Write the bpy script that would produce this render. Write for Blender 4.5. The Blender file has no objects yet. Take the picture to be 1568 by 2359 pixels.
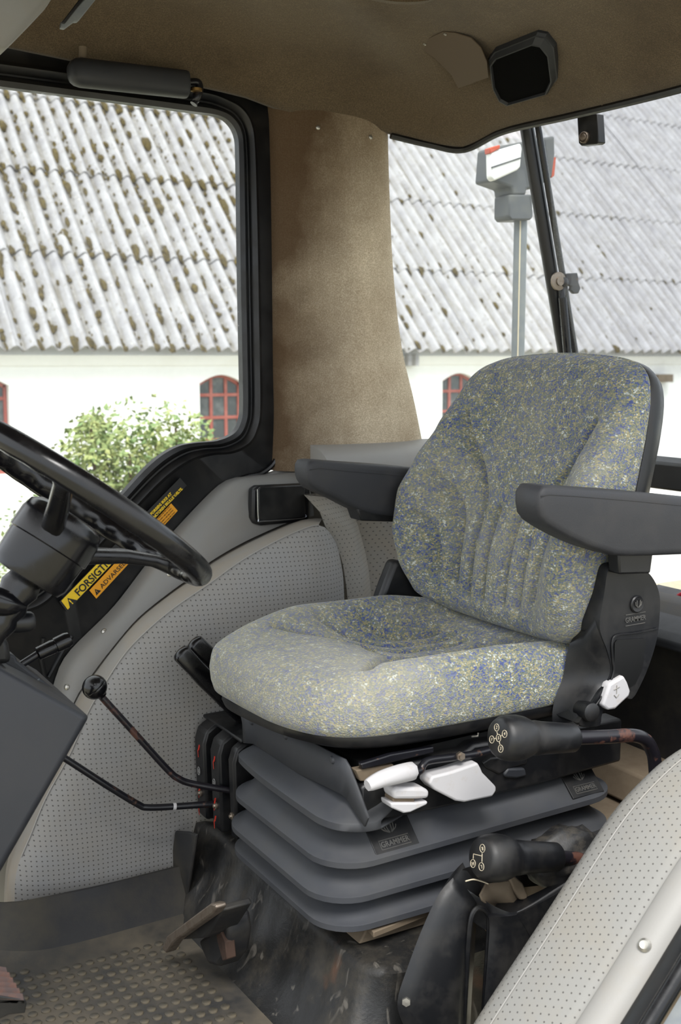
import bpy, bmesh, math, random
from mathutils import Vector, Matrix
from mathutils.bvhtree import BVHTree
random.seed(7)
C_ = bpy.context.scene.collection
SC = bpy.context.scene
# ------------------------------------------------------------------ camera
# axes: X = towards the rear of the tractor, Y = towards its far (right) side, Z up; cab floor at z = -0.15
F = 2600.0; W, H = 1568, 2359
CAM = Vector((-1.40, -1.79, 1.05))
YAW = math.radians(30); PIT = math.atan((1179.5 - 830.0) / F)
fh = Vector((math.sin(YAW), math.cos(YAW), 0)); RT = Vector((math.cos(YAW), -math.sin(YAW), 0)); ZU = Vector((0, 0, 1))
FW = fh * math.cos(PIT) - ZU * math.sin(PIT); UP = fh * math.sin(PIT) + ZU * math.cos(PIT)
cd = bpy.data.cameras.new('camera'); cam = bpy.data.objects.new('camera', cd); C_.objects.link(cam)
cd.sensor_fit = 'HORIZONTAL'; cd.sensor_width = 36.0; cd.lens = 36.0 * F / W
cd.clip_start = 0.05; cd.clip_end = 300
cam.matrix_world = Matrix.Translation(CAM) @ Matrix((RT, UP, -FW)).transposed().to_4x4()
cd.dof.use_dof = True; cd.dof.focus_distance = 2.2; cd.dof.aperture_fstop = 9.0
SC.camera = cam
# ------------------------------------------------------------------ light: a bright overcast sky and a veiled sun
wd = bpy.data.worlds.new('overcast'); SC.world = wd; wd.use_nodes = True
nt = wd.node_tree; bg = nt.nodes['Background']
tc = nt.nodes.new('ShaderNodeTexCoord'); sp = nt.nodes.new('ShaderNodeSeparateXYZ'); rp = nt.nodes.new('ShaderNodeValToRGB')
nt.links.new(tc.outputs['Generated'], sp.inputs[0]); nt.links.new(sp.outputs['Z'], rp.inputs[0]); nt.links.new(rp.outputs[0], bg.inputs['Color'])
rp.color_ramp.elements[0].color = (0.80, 0.86, 0.93, 1); rp.color_ramp.elements[1].color = (1.0, 1.0, 1.0, 1)
bg.inputs['Strength'].default_value = 1.35
sd = bpy.data.lights.new('veiled_sun', 'SUN'); sun = bpy.data.objects.new('veiled_sun', sd); C_.objects.link(sun)
sd.energy = 2.6; sd.angle = math.radians(24); sd.color = (1.0, 0.98, 0.95)
sun.rotation_euler = (math.radians(33), 0, math.radians(-25))
SC.view_settings.view_transform = 'Standard'; SC.view_settings.look = 'None'
SC.view_settings.exposure = 0.6; SC.view_settings.gamma = 1.0; SC.view_settings.use_curve_mapping = False
SC.cycles.max_bounces = 10; SC.cycles.transparent_max_bounces = 12
SC.cycles.use_denoising = True

# ------------------------------------------------------------------ helpers
def V(*a): return Vector(a)
def P(x, y, ax, v):
    """point measured on the photograph, on the real plane ax = v"""
    d = FW + RT * ((x - 784) / F) - UP * ((y - 1179.5) / F); i = 'XYZ'.index(ax)
    return CAM + d * ((v - CAM[i]) / d[i])
def px(p):
    d = p - CAM; w = d.dot(FW); return 784 + F * d.dot(RT) / w, 1179.5 - F * d.dot(UP) / w
def wloc(o):
    v = Vector((0, 0, 0))
    while o is not None: v = v + o.location; o = o.parent
    return v
def tag(o, label=None, cat=None, group=None, kind=None):
    for k, v in (('label', label), ('category', cat), ('group', group), ('kind', kind)):
        if v: o[k] = v
    return o
def thing(name, loc, label=None, cat=None, group=None, kind=None):
    o = bpy.data.objects.new(name, None); C_.objects.link(o); o.location = loc; o.empty_display_size = .05
    return tag(o, label, cat, group, kind)
def mk(name, vs, fs, m, parent=None, smooth=40, bevel=0, bseg=2, sub=0, solid=0, label=None, uv=None):
    me = bpy.data.meshes.new(name); off = wloc(parent) if parent else Vector((0, 0, 0))
    me.from_pydata([tuple(Vector(v) - off) for v in vs], [], fs)
    bm = bmesh.new(); bm.from_mesh(me); bmesh.ops.recalc_face_normals(bm, faces=bm.faces[:]); bm.to_mesh(me); bm.free()
    if smooth:
        me.shade_smooth()
        if smooth < 180: me.set_sharp_from_angle(angle=math.radians(smooth))
    me.materials.append(m)
    o = bpy.data.objects.new(name, me); C_.objects.link(o)
    if parent: o.parent = parent
    if solid:
        q = o.modifiers.new('solid', 'SOLIDIFY'); q.thickness = solid; q.offset = 0
    if bevel:
        b = o.modifiers.new('bevel', 'BEVEL'); b.width = bevel; b.segments = bseg; b.limit_method = 'ANGLE'; b.angle_limit = math.radians(35)
        if smooth: b.harden_normals = False
    if sub:
        q = o.modifiers.new('sub', 'SUBSURF'); q.levels = sub; q.render_levels = sub
    if label: o['label'] = label
    return o
class M:
    """collects geometry of one mesh"""
    def __init__(s): s.v = []; s.f = []
    def add(s, vs, fs):
        b = len(s.v); s.v += [Vector(v) for v in vs]; s.f += [tuple(i + b for i in f) for f in fs]; return s
    def loft(s, rings, closed=True, cap0=True, cap1=True):
        n = len(rings[0]); vs = [p for r in rings for p in r]; fs = []
        for i in range(len(rings) - 1):
            for j in range(n if closed else n - 1):
                k = (j + 1) % n
                fs.append((i * n + j, i * n + k, (i + 1) * n + k, (i + 1) * n + j))
        if cap0 and closed: fs.append(tuple(range(n))[::-1])
        if cap1 and closed: fs.append(tuple((len(rings) - 1) * n + j for j in range(n)))
        return s.add(vs, fs)
    def tube(s, path, r, seg=14, up=None):
        path = [Vector(p) for p in path]; n = len(path); rr = r if isinstance(r, (list, tuple)) else [r] * n
        t = []
        for i in range(n):
            a = path[max(0, i - 1)]; b = path[min(n - 1, i + 1)]; t.append((b - a).normalized())
        u = (up or (V(0, 0, 1) if abs(t[0].z) < .9 else V(1, 0, 0))); rings = []
        for i in range(n):
            u = (u - t[i] * u.dot(t[i])).normalized(); w = t[i].cross(u)
            rings.append([path[i] + (u * math.cos(a) + w * math.sin(a)) * rr[i] for a in [2 * math.pi * k / seg for k in range(seg)]])
        return s.loft(rings)
    def lathe(s, o, ax, prof, seg=24):
        """prof: (distance along axis, radius)"""
        ax = Vector(ax).normalized(); u = (V(0, 0, 1) if abs(ax.z) < .9 else V(1, 0, 0)); u = (u - ax * u.dot(ax)).normalized(); w = ax.cross(u)
        return s.loft([[Vector(o) + ax * h + (u * math.cos(a) + w * math.sin(a)) * max(r, 1e-5) for a in [2 * math.pi * k / seg for k in range(seg)]] for h, r in prof])
    def prism(s, out, off):
        off = Vector(off); return s.loft([[Vector(p) for p in out], [Vector(p) + off for p in out]])
    def box(s, lo, hi):
        x0, y0, z0 = lo; x1, y1, z1 = hi
        return s.prism([(x0, y0, z0), (x1, y0, z0), (x1, y1, z0), (x0, y1, z0)], (0, 0, z1 - z0))
    def mk(s, name, m, parent=None, **k): return mk(name, s.v, s.f, m, parent, **k)
def cat(pts, n=8, closed=False):
    pts = [Vector(p) for p in pts]; N = len(pts); out = []
    for i in range(N if closed else N - 1):
        if closed: a, b, c, d = pts[i - 1], pts[i], pts[(i + 1) % N], pts[(i + 2) % N]
        else: a, b, c, d = pts[max(0, i - 1)], pts[i], pts[i + 1], pts[min(N - 1, i + 2)]
        for k in range(n):
            t = k / n
            out.append(.5 * ((2 * b) + (c - a) * t + (2 * a - 5 * b + 4 * c - d) * t * t + (3 * b - a - 3 * c + d) * t ** 3))
    if not closed: out.append(pts[-1])
    return out
def resamp(pts, n, closed=False):
    pts = [Vector(p) for p in pts]
    if closed: pts = pts + [pts[0]]
    L = [0]
    for a, b in zip(pts, pts[1:]): L.append(L[-1] + (b - a).length)
    out = []; m = n if closed else n - 1; j = 0
    for i in range(n):
        t = L[-1] * i / m
        while j < len(L) - 2 and L[j + 1] < t: j += 1
        q = (t - L[j]) / max(1e-9, L[j + 1] - L[j]); out.append(pts[j].lerp(pts[j + 1], min(1, q)))
    return out
def lerp1(tab, x):
    if x <= tab[0][0]: return tab[0][1]
    for (a, va), (b, vb) in zip(tab, tab[1:]):
        if x <= b:
            t = (x - a) / (b - a); t = t * t * (3 - 2 * t) * .5 + t * .5; return va + (vb - va) * t
    return tab[-1][1]
def sstep(a, b, x):
    t = max(0, min(1, (x - a) / (b - a))); return t * t * (3 - 2 * t)
def rrect(x0, x1, y0, y1, r, z, n=7):
    out = []
    for cx, cy, a0 in ((x1 - r, y1 - r, 0), (x0 + r, y1 - r, 90), (x0 + r, y0 + r, 180), (x1 - r, y0 + r, 270)):
        for k in range(n): a = math.radians(a0 + 90 * k / (n - 1)); out.append(V(cx + r * math.cos(a), cy + r * math.sin(a), z))
    return out
def bvh(o):
    return BVHTree.FromPolygons([o.matrix_world @ v.co + (wloc(o) - o.matrix_world.translation) for v in o.data.vertices], [tuple(p.vertices) for p in o.data.polygons])
def hit(tree, x, y):
    d = (FW + RT * ((x - 784) / F) - UP * ((y - 1179.5) / F)).normalized()
    l, n, i, q = tree.ray_cast(CAM, d)
    if n is not None and n.dot(d) > 0: n = -n
    return l, n
def frame(o, ux, n):
    """matrix with local x along ux, local z along n"""
    n = Vector(n).normalized(); ux = Vector(ux); ux = (ux - n * ux.dot(n)).normalized(); uy = n.cross(ux)
    return Matrix((ux, uy, n)).transposed().to_4x4(), Vector(o)
def text(name, s, size, o, ux, n, m, parent, depth=.0006, bold=0.0, shear=0, sx=1.0, align='CENTER'):
    cu = bpy.data.curves.new(name, 'FONT'); cu.body = s; cu.size = size; cu.extrude = depth; cu.offset = bold; cu.align_x = align; cu.align_y = 'CENTER'; cu.shear = shear
    cu.resolution_u = 3
    t = bpy.data.objects.new(name, cu); C_.objects.link(t)
    dg = bpy.context.evaluated_depsgraph_get(); me = bpy.data.meshes.new_from_object(t.evaluated_get(dg))
    bpy.data.objects.remove(t); bpy.data.curves.remove(cu)
    R, loc = frame(o, ux, n); off = wloc(parent) if parent else Vector((0, 0, 0))
    me.transform(Matrix.Translation(loc - off) @ R @ Matrix.Diagonal((sx, 1, 1, 1)))
    me.materials.clear(); me.materials.append(m)
    ob = bpy.data.objects.new(name, me); C_.objects.link(ob); ob.parent = parent
    return ob
# ------------------------------------------------------------------ materials
def srgb(h):
    r = [int(h[i:i + 2], 16) / 255 for i in (0, 2, 4)]
    return tuple(c / 12.92 if c <= .04045 else ((c + .055) / 1.055) ** 2.4 for c in r) + (1,)
class N:
    def __init__(s, name):
        s.m = bpy.data.materials.new(name); s.m.use_nodes = True; s.t = s.m.node_tree; s.b = s.t.nodes['Principled BSDF']; s.out = s.t.nodes['Material Output']
        s.co = s.n('ShaderNodeTexCoord').outputs['Object']
    def n(s, t, **k):
        q = s.t.nodes.new(t)
        for a, v in k.items():
            if a.startswith('i_'):
                key = a[2:]; q.inputs[int(key) if key.isdigit() else key.replace('_', ' ')].default_value = v
            else: setattr(q, a, v)
        return q
    def l(s, a, b): s.t.links.new(a, b)
    def noise(s, scale, detail=4, rough=.6, co=None, dist=0):
        q = s.n('ShaderNodeTexNoise'); q.inputs['Scale'].default_value = scale; q.inputs['Detail'].default_value = detail; q.inputs['Roughness'].default_value = rough; q.inputs['Distortion'].default_value = dist
        s.l(co or s.co, q.inputs['Vector']); return q.outputs['Fac']
    def ramp(s, f, stops, interp='LINEAR'):
        q = s.n('ShaderNodeValToRGB'); e = q.color_ramp.elements; q.color_ramp.interpolation = interp
        while len(e) < len(stops): e.new(.5)
        for a, (p, c) in zip(e, stops): a.position = p; a.color = c if isinstance(c, tuple) else (c, c, c, 1)
        s.l(f, q.inputs[0]); return q.outputs[0]
    def mix(s, f, a, b, mode='MIX'):
        q = s.n('ShaderNodeMix', data_type='RGBA', blend_type=mode)
        for k, v in ((0, f), (6, a), (7, b)):
            if hasattr(v, 'is_linked'): s.l(v, q.inputs[k])
            else: q.inputs[k].default_value = v
        return q.outputs[2]
    def math(s, op, a, b=0.0):
        q = s.n('ShaderNodeMath', operation=op)
        for k, v in ((0, a), (1, b)):
            if hasattr(v, 'is_linked'): s.l(v, q.inputs[k])
            else: q.inputs[k].default_value = v
        return q.outputs[0]
    def scaled(s, v):
        q = s.n('ShaderNodeVectorMath', operation='MULTIPLY'); s.l(s.co, q.inputs[0]); q.inputs[1].default_value = v; return q.outputs[0]
    def bump(s, h, strength=.3, dist=.002):
        q = s.n('ShaderNodeBump'); q.inputs['Strength'].default_value = strength; q.inputs['Distance'].default_value = dist
        s.l(h, q.inputs['Height']); s.l(q.outputs[0], s.b.inputs['Normal'])
    def base(s, c):
        if hasattr(c, 'is_linked'): s.l(c, s.b.inputs['Base Color'])
        else: s.b.inputs['Base Color'].default_value = c
    def rough(s, v):
        if hasattr(v, 'is_linked'): s.l(v, s.b.inputs['Roughness'])
        else: s.b.inputs['Roughness'].default_value = v
def plastic(name, c, rough=.45, dirt=None, dscale=9, damt=.5, grain=0, gscale=700, metal=0, spec=.5, lo=.45, hi=.75):
    q = N(name); q.b.inputs['Metallic'].default_value = metal; q.b.inputs['Specular IOR Level'].default_value = spec
    col = srgb(c)
    if dirt:
        f = q.ramp(q.noise(dscale, 6, .65), [(lo, 0.0), (hi, damt)])
        q.base(q.mix(f, col, srgb(dirt))); r = q.ramp(q.noise(dscale, 6, .65), [(lo, rough), (hi, min(1, rough + .25))]); q.rough(r)
    else: q.base(col); q.rough(rough)
    if grain: q.bump(q.noise(gscale, 3), grain, .0006)
    return q.m
def dot(q, v):
    d = q.n('ShaderNodeVectorMath', operation='DOT_PRODUCT'); q.l(q.co, d.inputs[0]); d.inputs[1].default_value = v; return d.outputs['Value']
def perforated(name, c, u, v, pitch, dirt, r=.13, stagger=False, damt=.6):
    q = N(name); a = q.math('DIVIDE', dot(q, u), pitch); b = q.math('DIVIDE', dot(q, v), pitch)
    if stagger:
        b = q.math('MULTIPLY', b, 1.0); a = q.math('ADD', a, q.math('MULTIPLY', q.math('FLOOR', b), .5))
    fa = q.math('SUBTRACT', q.math('FRACT', a), .5); fb = q.math('SUBTRACT', q.math('FRACT', b), .5)
    d = q.math('SQRT', q.math('ADD', q.math('MULTIPLY', fa, fa), q.math('MULTIPLY', fb, fb)))
    hole = q.ramp(d, [(r, 1.0), (r + .08, 0.0)])
    f = q.ramp(q.noise(5, 6, .7), [(.42, 0.0), (.8, damt)])
    col = q.mix(f, srgb(c), srgb(dirt)); q.base(q.mix(hole, col, srgb('4a4744'))); q.rough(.62)
    h = q.math('SUBTRACT', q.math('MULTIPLY', q.noise(260, 3), .25), hole); q.bump(h, .35, .001); return q.m
def fabric_lining(name, c1, c2, dirt, stain_shade=None, pile=330):
    q = N(name)
    vo = q.n('ShaderNodeTexVoronoi'); q.l(q.scaled((pile, pile, pile * .9)), vo.inputs['Vector']); vo.inputs['Scale'].default_value = 1; vo.inputs['Randomness'].default_value = .8
    w = q.noise(pile * 1.5, 3, .6)
    f = q.math('ADD', q.math('MULTIPLY', w, .6), q.math('MULTIPLY', vo.outputs['Distance'], .5))
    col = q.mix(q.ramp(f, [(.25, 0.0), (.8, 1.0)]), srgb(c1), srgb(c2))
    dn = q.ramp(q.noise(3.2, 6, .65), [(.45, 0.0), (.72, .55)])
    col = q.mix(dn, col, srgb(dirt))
    if stain_shade:      # grime rubbed into the edge beside the door; shading painted in towards the top
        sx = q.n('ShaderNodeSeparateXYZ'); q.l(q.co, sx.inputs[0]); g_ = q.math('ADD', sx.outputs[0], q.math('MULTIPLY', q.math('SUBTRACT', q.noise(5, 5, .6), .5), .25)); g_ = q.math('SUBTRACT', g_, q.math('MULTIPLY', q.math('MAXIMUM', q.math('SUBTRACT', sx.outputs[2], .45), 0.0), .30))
        mr = q.n('ShaderNodeMapRange'); q.l(g_, mr.inputs[0]); mr.inputs[1].default_value = stain_shade[0]; mr.inputs[2].default_value = stain_shade[1]; mr.inputs[3].default_value = .92; mr.inputs[4].default_value = 0
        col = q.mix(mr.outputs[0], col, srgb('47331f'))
    q.base(col); q.rough(.95); q.b.inputs['Sheen Weight'].default_value = .15
    q.b.inputs['Specular IOR Level'].default_value = .1
    q.bump(f, .5, .0016); return q.m
def seat_fabric():
    q = N('seat_fabric')
    vo = q.n('ShaderNodeTexVoronoi'); vo.inputs['Scale'].default_value = 1; q.l(q.scaled((300, 270, 380)), vo.inputs['Vector'])
    sepc = q.n('ShaderNodeSeparateColor'); q.l(vo.outputs['Color'], sepc.inputs[0])
    cl = q.noise(60, 3, .6)                                     # clusters of blue and straw threads
    r = q.math('ADD', q.math('MULTIPLY', sepc.outputs[0], .72), q.math('MULTIPLY', q.math('SUBTRACT', cl, .5), 1.15)); r = q.math('ADD', r, .14)
    col = q.ramp(r, [(0, srgb('35447e')), (.19, srgb('50608c')), (.32, srgb('626b62')), (.50, srgb('787b69')), (.65, srgb('8d8a6c')), (.76, srgb('a5986c')), (.85, srgb('a3aaa8')), (.94, srgb('c9cdc6'))], 'CONSTANT')
    dust = q.ramp(q.noise(4.2, 5, .6), [(.40, 0.08), (.72, .42)])
    # worn and dusty along the front of the cushion (local x runs back from the front edge)
    sx = q.n('ShaderNodeSeparateXYZ'); q.l(q.co, sx.inputs[0])
    wear = q.ramp(q.math('MULTIPLY', q.math('ADD', sx.outputs[0], .6), 1.0), [(.28, .32), (.60, .0)])
    q.base(q.mix(q.math('ADD', dust, wear), col, srgb('a9a699'))); q.rough(.95); q.b.inputs['Specular IOR Level'].default_value = .1
    q.b.inputs['Sheen Weight'].default_value = .2
    q.bump(vo.outputs['Distance'], .55, .0022); return q.m
MT = {}
MT['fabric'] = seat_fabric()
MT['black'] = plastic('black_plastic', '101114', .38, '4a453d', 14, .2, .12)
MT['blackgloss'] = plastic('black_gloss_plastic', '0b0b0e', .2, '3a3732', 16, .12)
MT['frameblack'] = plastic('black_painted_frame', '0e0f11', .34, '40392f', 10, .2)
MT['charcoal'] = plastic('charcoal_vinyl', '2b2c30', .55, '4f4c48', 12, .3, .5, 420)
MT['bellow'] = plastic('bellows_rubber', '383a3f', .55, '56544e', 7, .3, .15, 900)
MT['rubber'] = plastic('dusty_black_rubber', '1a1a1c', .6, '5d5646', 6, .6, .25, 300, lo=.42, hi=.85)
MT['mat'] = plastic('floor_rubber', '2d2d2d', .6, '6b6150', 4.5, .7, .25, 240, lo=.38, hi=.68)
MT['mat2'] = plastic('floor_stud_rubber', '363633', .5, '7a6d56', 9, .75, .2, 240, lo=.4, hi=.7)
MT['dash'] = plastic('dash_plastic', '24262b', .5, '47443f', 6, .25, .3, 500)
MT['white'] = plastic('white_plastic', 'bcbabb', .4, 'a08d74', 40, .45, lo=.55, hi=.8)
MT['grey'] = plastic('grey_trim_plastic', '7c7b78', .52, '8a7f6e', 5, .35, .25, 300)
MT['lgrey'] = plastic('pale_grey_vinyl', '93918d', .5, '958975', 6, .35, .2, 300)
MT['perf'] = perforated('perforated_grey_vinyl', '8b8a88', (1, 0, 0), (0, 0, 1), .0103, '8f826c', r=.10, damt=.4)
MT['perf_r'] = perforated('perforated_rear_vinyl', '8c8880', (.7, .7, 0), (0, 0, 1), .0103, '9f8b6c', stagger=True, r=.085, damt=.45)
MT['perf_n'] = perforated('perforated_near_vinyl', '8b8a86', (.72, 0, .69), (0, 1, 0), .0125, '918774', stagger=True, r=.07)
MT['shoulder'] = plastic('plain_grey_vinyl', '87847f', .56, '94836a', 5, .55, .2, 300, lo=.38, hi=.7)
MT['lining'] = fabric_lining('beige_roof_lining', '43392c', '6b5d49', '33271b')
MT['pillarcloth'] = fabric_lining('beige_pillar_cloth', '9c8b70', 'e2d2b8', '7d6343', stain_shade=(-.12, .13))
MT['steel'] = plastic('worn_steel', '8c8175', .4, '4c3526', 30, .8, metal=.8)
MT['screw'] = plastic('bright_screw', 'b5b2aa', .35, metal=.9)
MT['chrome'] = plastic('chrome_edge', 'a5a8ad', .2, metal=1)
MT['brown_steel'] = plastic('rusty_black_paint', '16141a', .32, '55352a', 16, .9, lo=.54, hi=.60)
MT['black_rod'] = plastic('black_painted_rod', '15151a', .28, '4b3428', 45, .9, lo=.6, hi=.68)
MT['tan'] = plastic('dusty_metal', '6d604f', .75, '45382b', 8, .7)
MT['red'] = plastic('red_mark', 'b8301f', .5)
MT['redcord'] = plastic('red_sheath', 'b3172c', .45)
MT['yellow'] = plastic('sticker_yellow', 'e6c11a', .4, '8d7a30', 60, .2)
MT['orange'] = plastic('sticker_orange', 'e39a12', .4, '8d6a20', 60, .2)
MT['ink'] = plastic('sticker_black', '101010', .4)
MT['symbol'] = plastic('ivory_symbol', 'cbbfa6', .6)
MT['greysym'] = plastic('grey_symbol', '8a8a88', .6)
MT['emboss'] = plastic('embossed_mark', '4b4a48', .5, '6e675c', 40, .4)
MT['reflector'] = plastic('orange_reflector', 'b5482a', .25)
MT['lampwhite'] = plastic('clear_lamp_lens', 'e8e8e6', .12, spec=.8)
MT['postgrey'] = plastic('grey_post_paint', '6f7479', .5, '95978f', 20, .4)
MT['lampgrey'] = plastic('lamp_housing', '4d4f52', .5, '77776f', 20, .4)
def glass(name, dust, tint=(.96, .98, .97, 1)):
    q = N(name); t = q.t; t.nodes.remove(q.b)
    tr = q.n('ShaderNodeBsdfTransparent'); tr.inputs[0].default_value = tint
    gl = q.n('ShaderNodeBsdfGlossy'); gl.inputs['Roughness'].default_value = .02
    fr = q.n('ShaderNodeFresnel'); fr.inputs[0].default_value = 1.35
    mx = q.n('ShaderNodeMixShader'); ge = q.n('ShaderNodeNewGeometry'); q.l(q.math('MULTIPLY', fr.outputs[0], q.math('SUBTRACT', 1.0, ge.outputs['Backfacing'])), mx.inputs[0]); q.l(tr.outputs[0], mx.inputs[1]); q.l(gl.outputs[0], mx.inputs[2])
    df = q.n('ShaderNodeBsdfDiffuse'); df.inputs[0].default_value = (.75, .74, .72, 1)
    d = q.ramp(q.noise(38, 7, .75), [(.4, dust * .35), (.75, dust), (.9, dust * 3)])
    m2 = q.n('ShaderNodeMixShader'); q.l(d, m2.inputs[0]); q.l(mx.outputs[0], m2.inputs[1]); q.l(df.outputs[0], m2.inputs[2]); q.l(m2.outputs[0], q.out.inputs[0])
    return q.m
MT['glass'] = glass('window_glass', .03); MT['glass2'] = glass('rear_window_glass', .08, (.86, .88, .89, 1))
# ================================================================== SETTING: the cab shell
# ---- floor mat with round studs, curling up against the far wheel arch
FZ = -0.15
floor = thing('floor', (-.7, 0, FZ), kind='structure')
fm = M()
up = []
edge = [P(-160, 2195, 'Z', FZ), P(30, 2212, 'Z', FZ), P(110, 2210, 'Z', FZ), P(200, 2190, 'Z', FZ), P(300, 2162, 'Z', FZ), P(420, 2128, 'Z', FZ), V(-.42, .37, FZ)]
edge = resamp(cat(edge, 6), 26)
rows = []
for e in edge:
    t = V(.06, .075, 0) if e.x > -.8 else V(-.02, .08, 0)
    rows.append([e + V(0, -1.35, 0) * 1.0, e + V(0, -.02, 0), e + t * .25 + V(0, 0, .012), e + t * .7 + V(0, 0, .05), e + t * .95 + V(0, 0, .075), e + t * 1.05 + V(0, 0, .092), e + t * 1.25 + V(0, 0, .088)])
fm.loft([[V(r[0].x, -.85, FZ)] + r[1:3] for r in rows], closed=False)
km = M(); km.loft([r[2:] for r in rows], closed=False); km.mk('upturned_edge', MT['rubber'], floor, smooth=60)
fm.box((-1.6, -.85, FZ - .03), (-.3, .6, FZ - .004))
fm.mk('mat', MT['mat'], floor, smooth=60)
sb = M(); sb.lathe((0, 0, -.001), (0, 0, 1), [(0, .0094), (.0032, .0089), (.004, .0076)], 12)
cand = []
for i in range(-40, 30):
    for j in range(-34, 20):
        p = V(-.7 + i * .0245 + random.uniform(-.0006, .0006), j * .031 - .1, FZ)
        x, y = px(p)
        ok = False
        e0 = min(edge, key=lambda e: abs(e.x - p.x))
        if p.y > e0.y - .045 or p.x > -.585 or p.x < -1.25: continue
        if -30 < x < 640 and 2120 < y < 2400: cand.append(((p - CAM).length, p))
cand.sort(key=lambda a: a[0]); cand = [c[1] for c in cand]
s0 = sb.mk('stud', MT['mat2'], None, smooth=35); s0.parent = floor; s0.location = cand[0] - floor.location
for p in cand[1:295]:
    o = s0.copy(); C_.objects.link(o); o.parent = floor; o.location = p - floor.location
if len(cand) > 295:
    r_ = M()
    for p in cand[295:]: r_.lathe(p - V(0, 0, .001), (0, 0, 1), [(0, .0092), (.003, .008)], 8)
    r_.mk('studs', MT['mat2'], floor)['kind'] = 'stuff'
# ---- roof lining: a shallow padded dome with a rounded lip
rim = [(-1.75, .75, 1.76), (-1.15, .76, 1.74), (-.6, .76, 1.705), (-.22, .75, 1.675), (-.10, .735, 1.645), (.05, .73, 1.633), (.20, .725, 1.622), (.30, .70, 1.605), (.372, .645, 1.590), (.385, .50, 1.612), (.385, .25, 1.605), (.37, -.05, 1.594), (.36, -.3, 1.594), (.33, -.6, 1.61), (.2, -.74, 1.64), (-.2, -.76, 1.68), (-.8, -.76, 1.71), (-1.75, -.75, 1.76)]
rimc = resamp(cat(rim, 8, True), 120, True)
cc = V(-.62, 0, 1.80)
rings = []
for t, h in ((1.035, .05), (1.03, .018), (1.012, .0), (.99, .002), (.965, .02), (.93, .05), (.88, .085), (.8, .118), (.68, .14), (.5, .15), (.3, .155), (.1, .156), (.004, .156)):
    rings.append([V(cc.x + (p.x - cc.x) * t, cc.y + (p.y - cc.y) * t, (p.z * t + 1.66 * (1 - t)) + h) for p in rimc])
ceil_m = M(); ceil_m.loft(rings, True, False, False)
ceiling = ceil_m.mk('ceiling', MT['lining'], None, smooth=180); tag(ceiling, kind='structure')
CT = bvh(ceiling)
# black rubber trim under the lining's lip
tr = M(); tr.tube([p + V(0, 0, -.004) for p in cat([(a, b, c) for a, b, c in rim[6:14]], 10)], .009, 8)
tag(tr.mk('trim_1', MT['frameblack'], None), kind='structure')
# outer roof skin closing the top
rf = M(); rf.loft([[V(p.x * 1.03, p.y * 1.06, p.z + .045) for p in rimc], [V(p.x * 1.04, p.y * 1.07, 1.80) for p in rimc], [V(cc.x + (p.x - cc.x) * .9, p.y * .9, 1.9) for p in rimc]], True, False, True)
tag(rf.mk('trim_2', MT['lgrey'], None), kind='structure')
for x, y in ((1374, 246), (1389, 242)):
    p, n = hit(CT, x, y)
    if p is not None: q = M(); q.lathe(p, n, [(-.002, .0045), (.002, .004), (.003, .001)], 10); tag(q.mk('trim_screw', MT['tan'], ceiling))
# roof hatch rim at the top of the frame
hp, hn = hit(CT, 920, 6)
hr = M(); hm, hl = frame(hp, (0, 1, 0), hn)
hc = hp + V(-.085, -.145, .03)
hr.loft([rrect(hc.x - .15, hc.x + .15, hc.y - .15, hc.y + .15, .1, z) if k == 0 else rrect(hc.x - .15 + .02 * k, hc.x + .15 - .02 * k, hc.y - .15 + .02 * k, hc.y + .15 - .02 * k, .09, z) for k, z in ((0, hp.z + .03), (0, hp.z - .004), (1, hp.z - .006), (2, hp.z + .03))], True, False, True)
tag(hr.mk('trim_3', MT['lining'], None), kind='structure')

# ---- fabric-covered pillar on the far side
pil = thing('trim_4', (0, .73, .8), kind='structure')
Lft = [(630, 235), (634, 270), (638, 420), (641, 640), (643, 850), (645, 960), (640, 1085)]
Rgt = [(892, 270), (893, 300), (896, 420), (905, 620), (925, 800), (955, 930), (985, 1085)]
rows = []
NL = 26
L3 = resamp(cat([P(x, y, 'Y', .745) for x, y in Lft], 6), NL); R3 = resamp(cat([P(x, y, 'Y', .735) for x, y in Rgt], 6), NL)
for a, b in zip(L3, R3):
    row = [a + V(-.012, .06, 0)]
    for k in range(15):
        t = k / 14; p = a.lerp(b, t); bul = .034 * (1 - abs(2 * t - 1) ** 3.2); p = p + V(0, -bul, 0)
        row.append(p)
    row.append(b + V(.012, .02, 0)); row.append(b + V(.008, .07, 0)); rows.append(row)
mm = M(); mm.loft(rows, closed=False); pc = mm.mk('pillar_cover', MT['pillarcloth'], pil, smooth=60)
PT = bvh(pc)
for x, y in ((732, 294), (853, 316)):
    p, n = hit(PT, x, y); mk_ = M(); mk_.lathe(p, n, [(-.002, .0058), (.0015, .0055), (.003, .003)], 12).lathe(p + n * .003, n, [(0, .0016), (.0004, .0016)], 6)
    mk_.mk('screw', MT['screw'], pil)

# ---- far wheel arch clad in perforated vinyl
wr = thing('wall_right', (-.4, .55, FZ), kind='structure')
YF = .53
crest = [(30, 2260), (36, 2100), (42, 2010), (75, 1925), (110, 1840), (165, 1740), (206, 1645), (245, 1578), (290, 1510), (335, 1462), (400, 1406), (484, 1348), (550, 1300), (614, 1262), (690, 1225), (745, 1212), (778, 1250), (793, 1310), (798, 1368), (800, 1480), (800, 1800)]
cw = resamp(cat([P(x, y, 'Y', YF) for x, y in crest], 6), 110)
ctr = V(-.33, YF, .1)
def shr(p, d, y):
    v = V(ctr.x - p.x, 0, ctr.z - p.z); v.normalize(); return V(p.x + v.x * d, y, p.z + v.z * d)
base_pts = [V(.0, YF, -.2), V(-.86, YF, -.2)]
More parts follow.
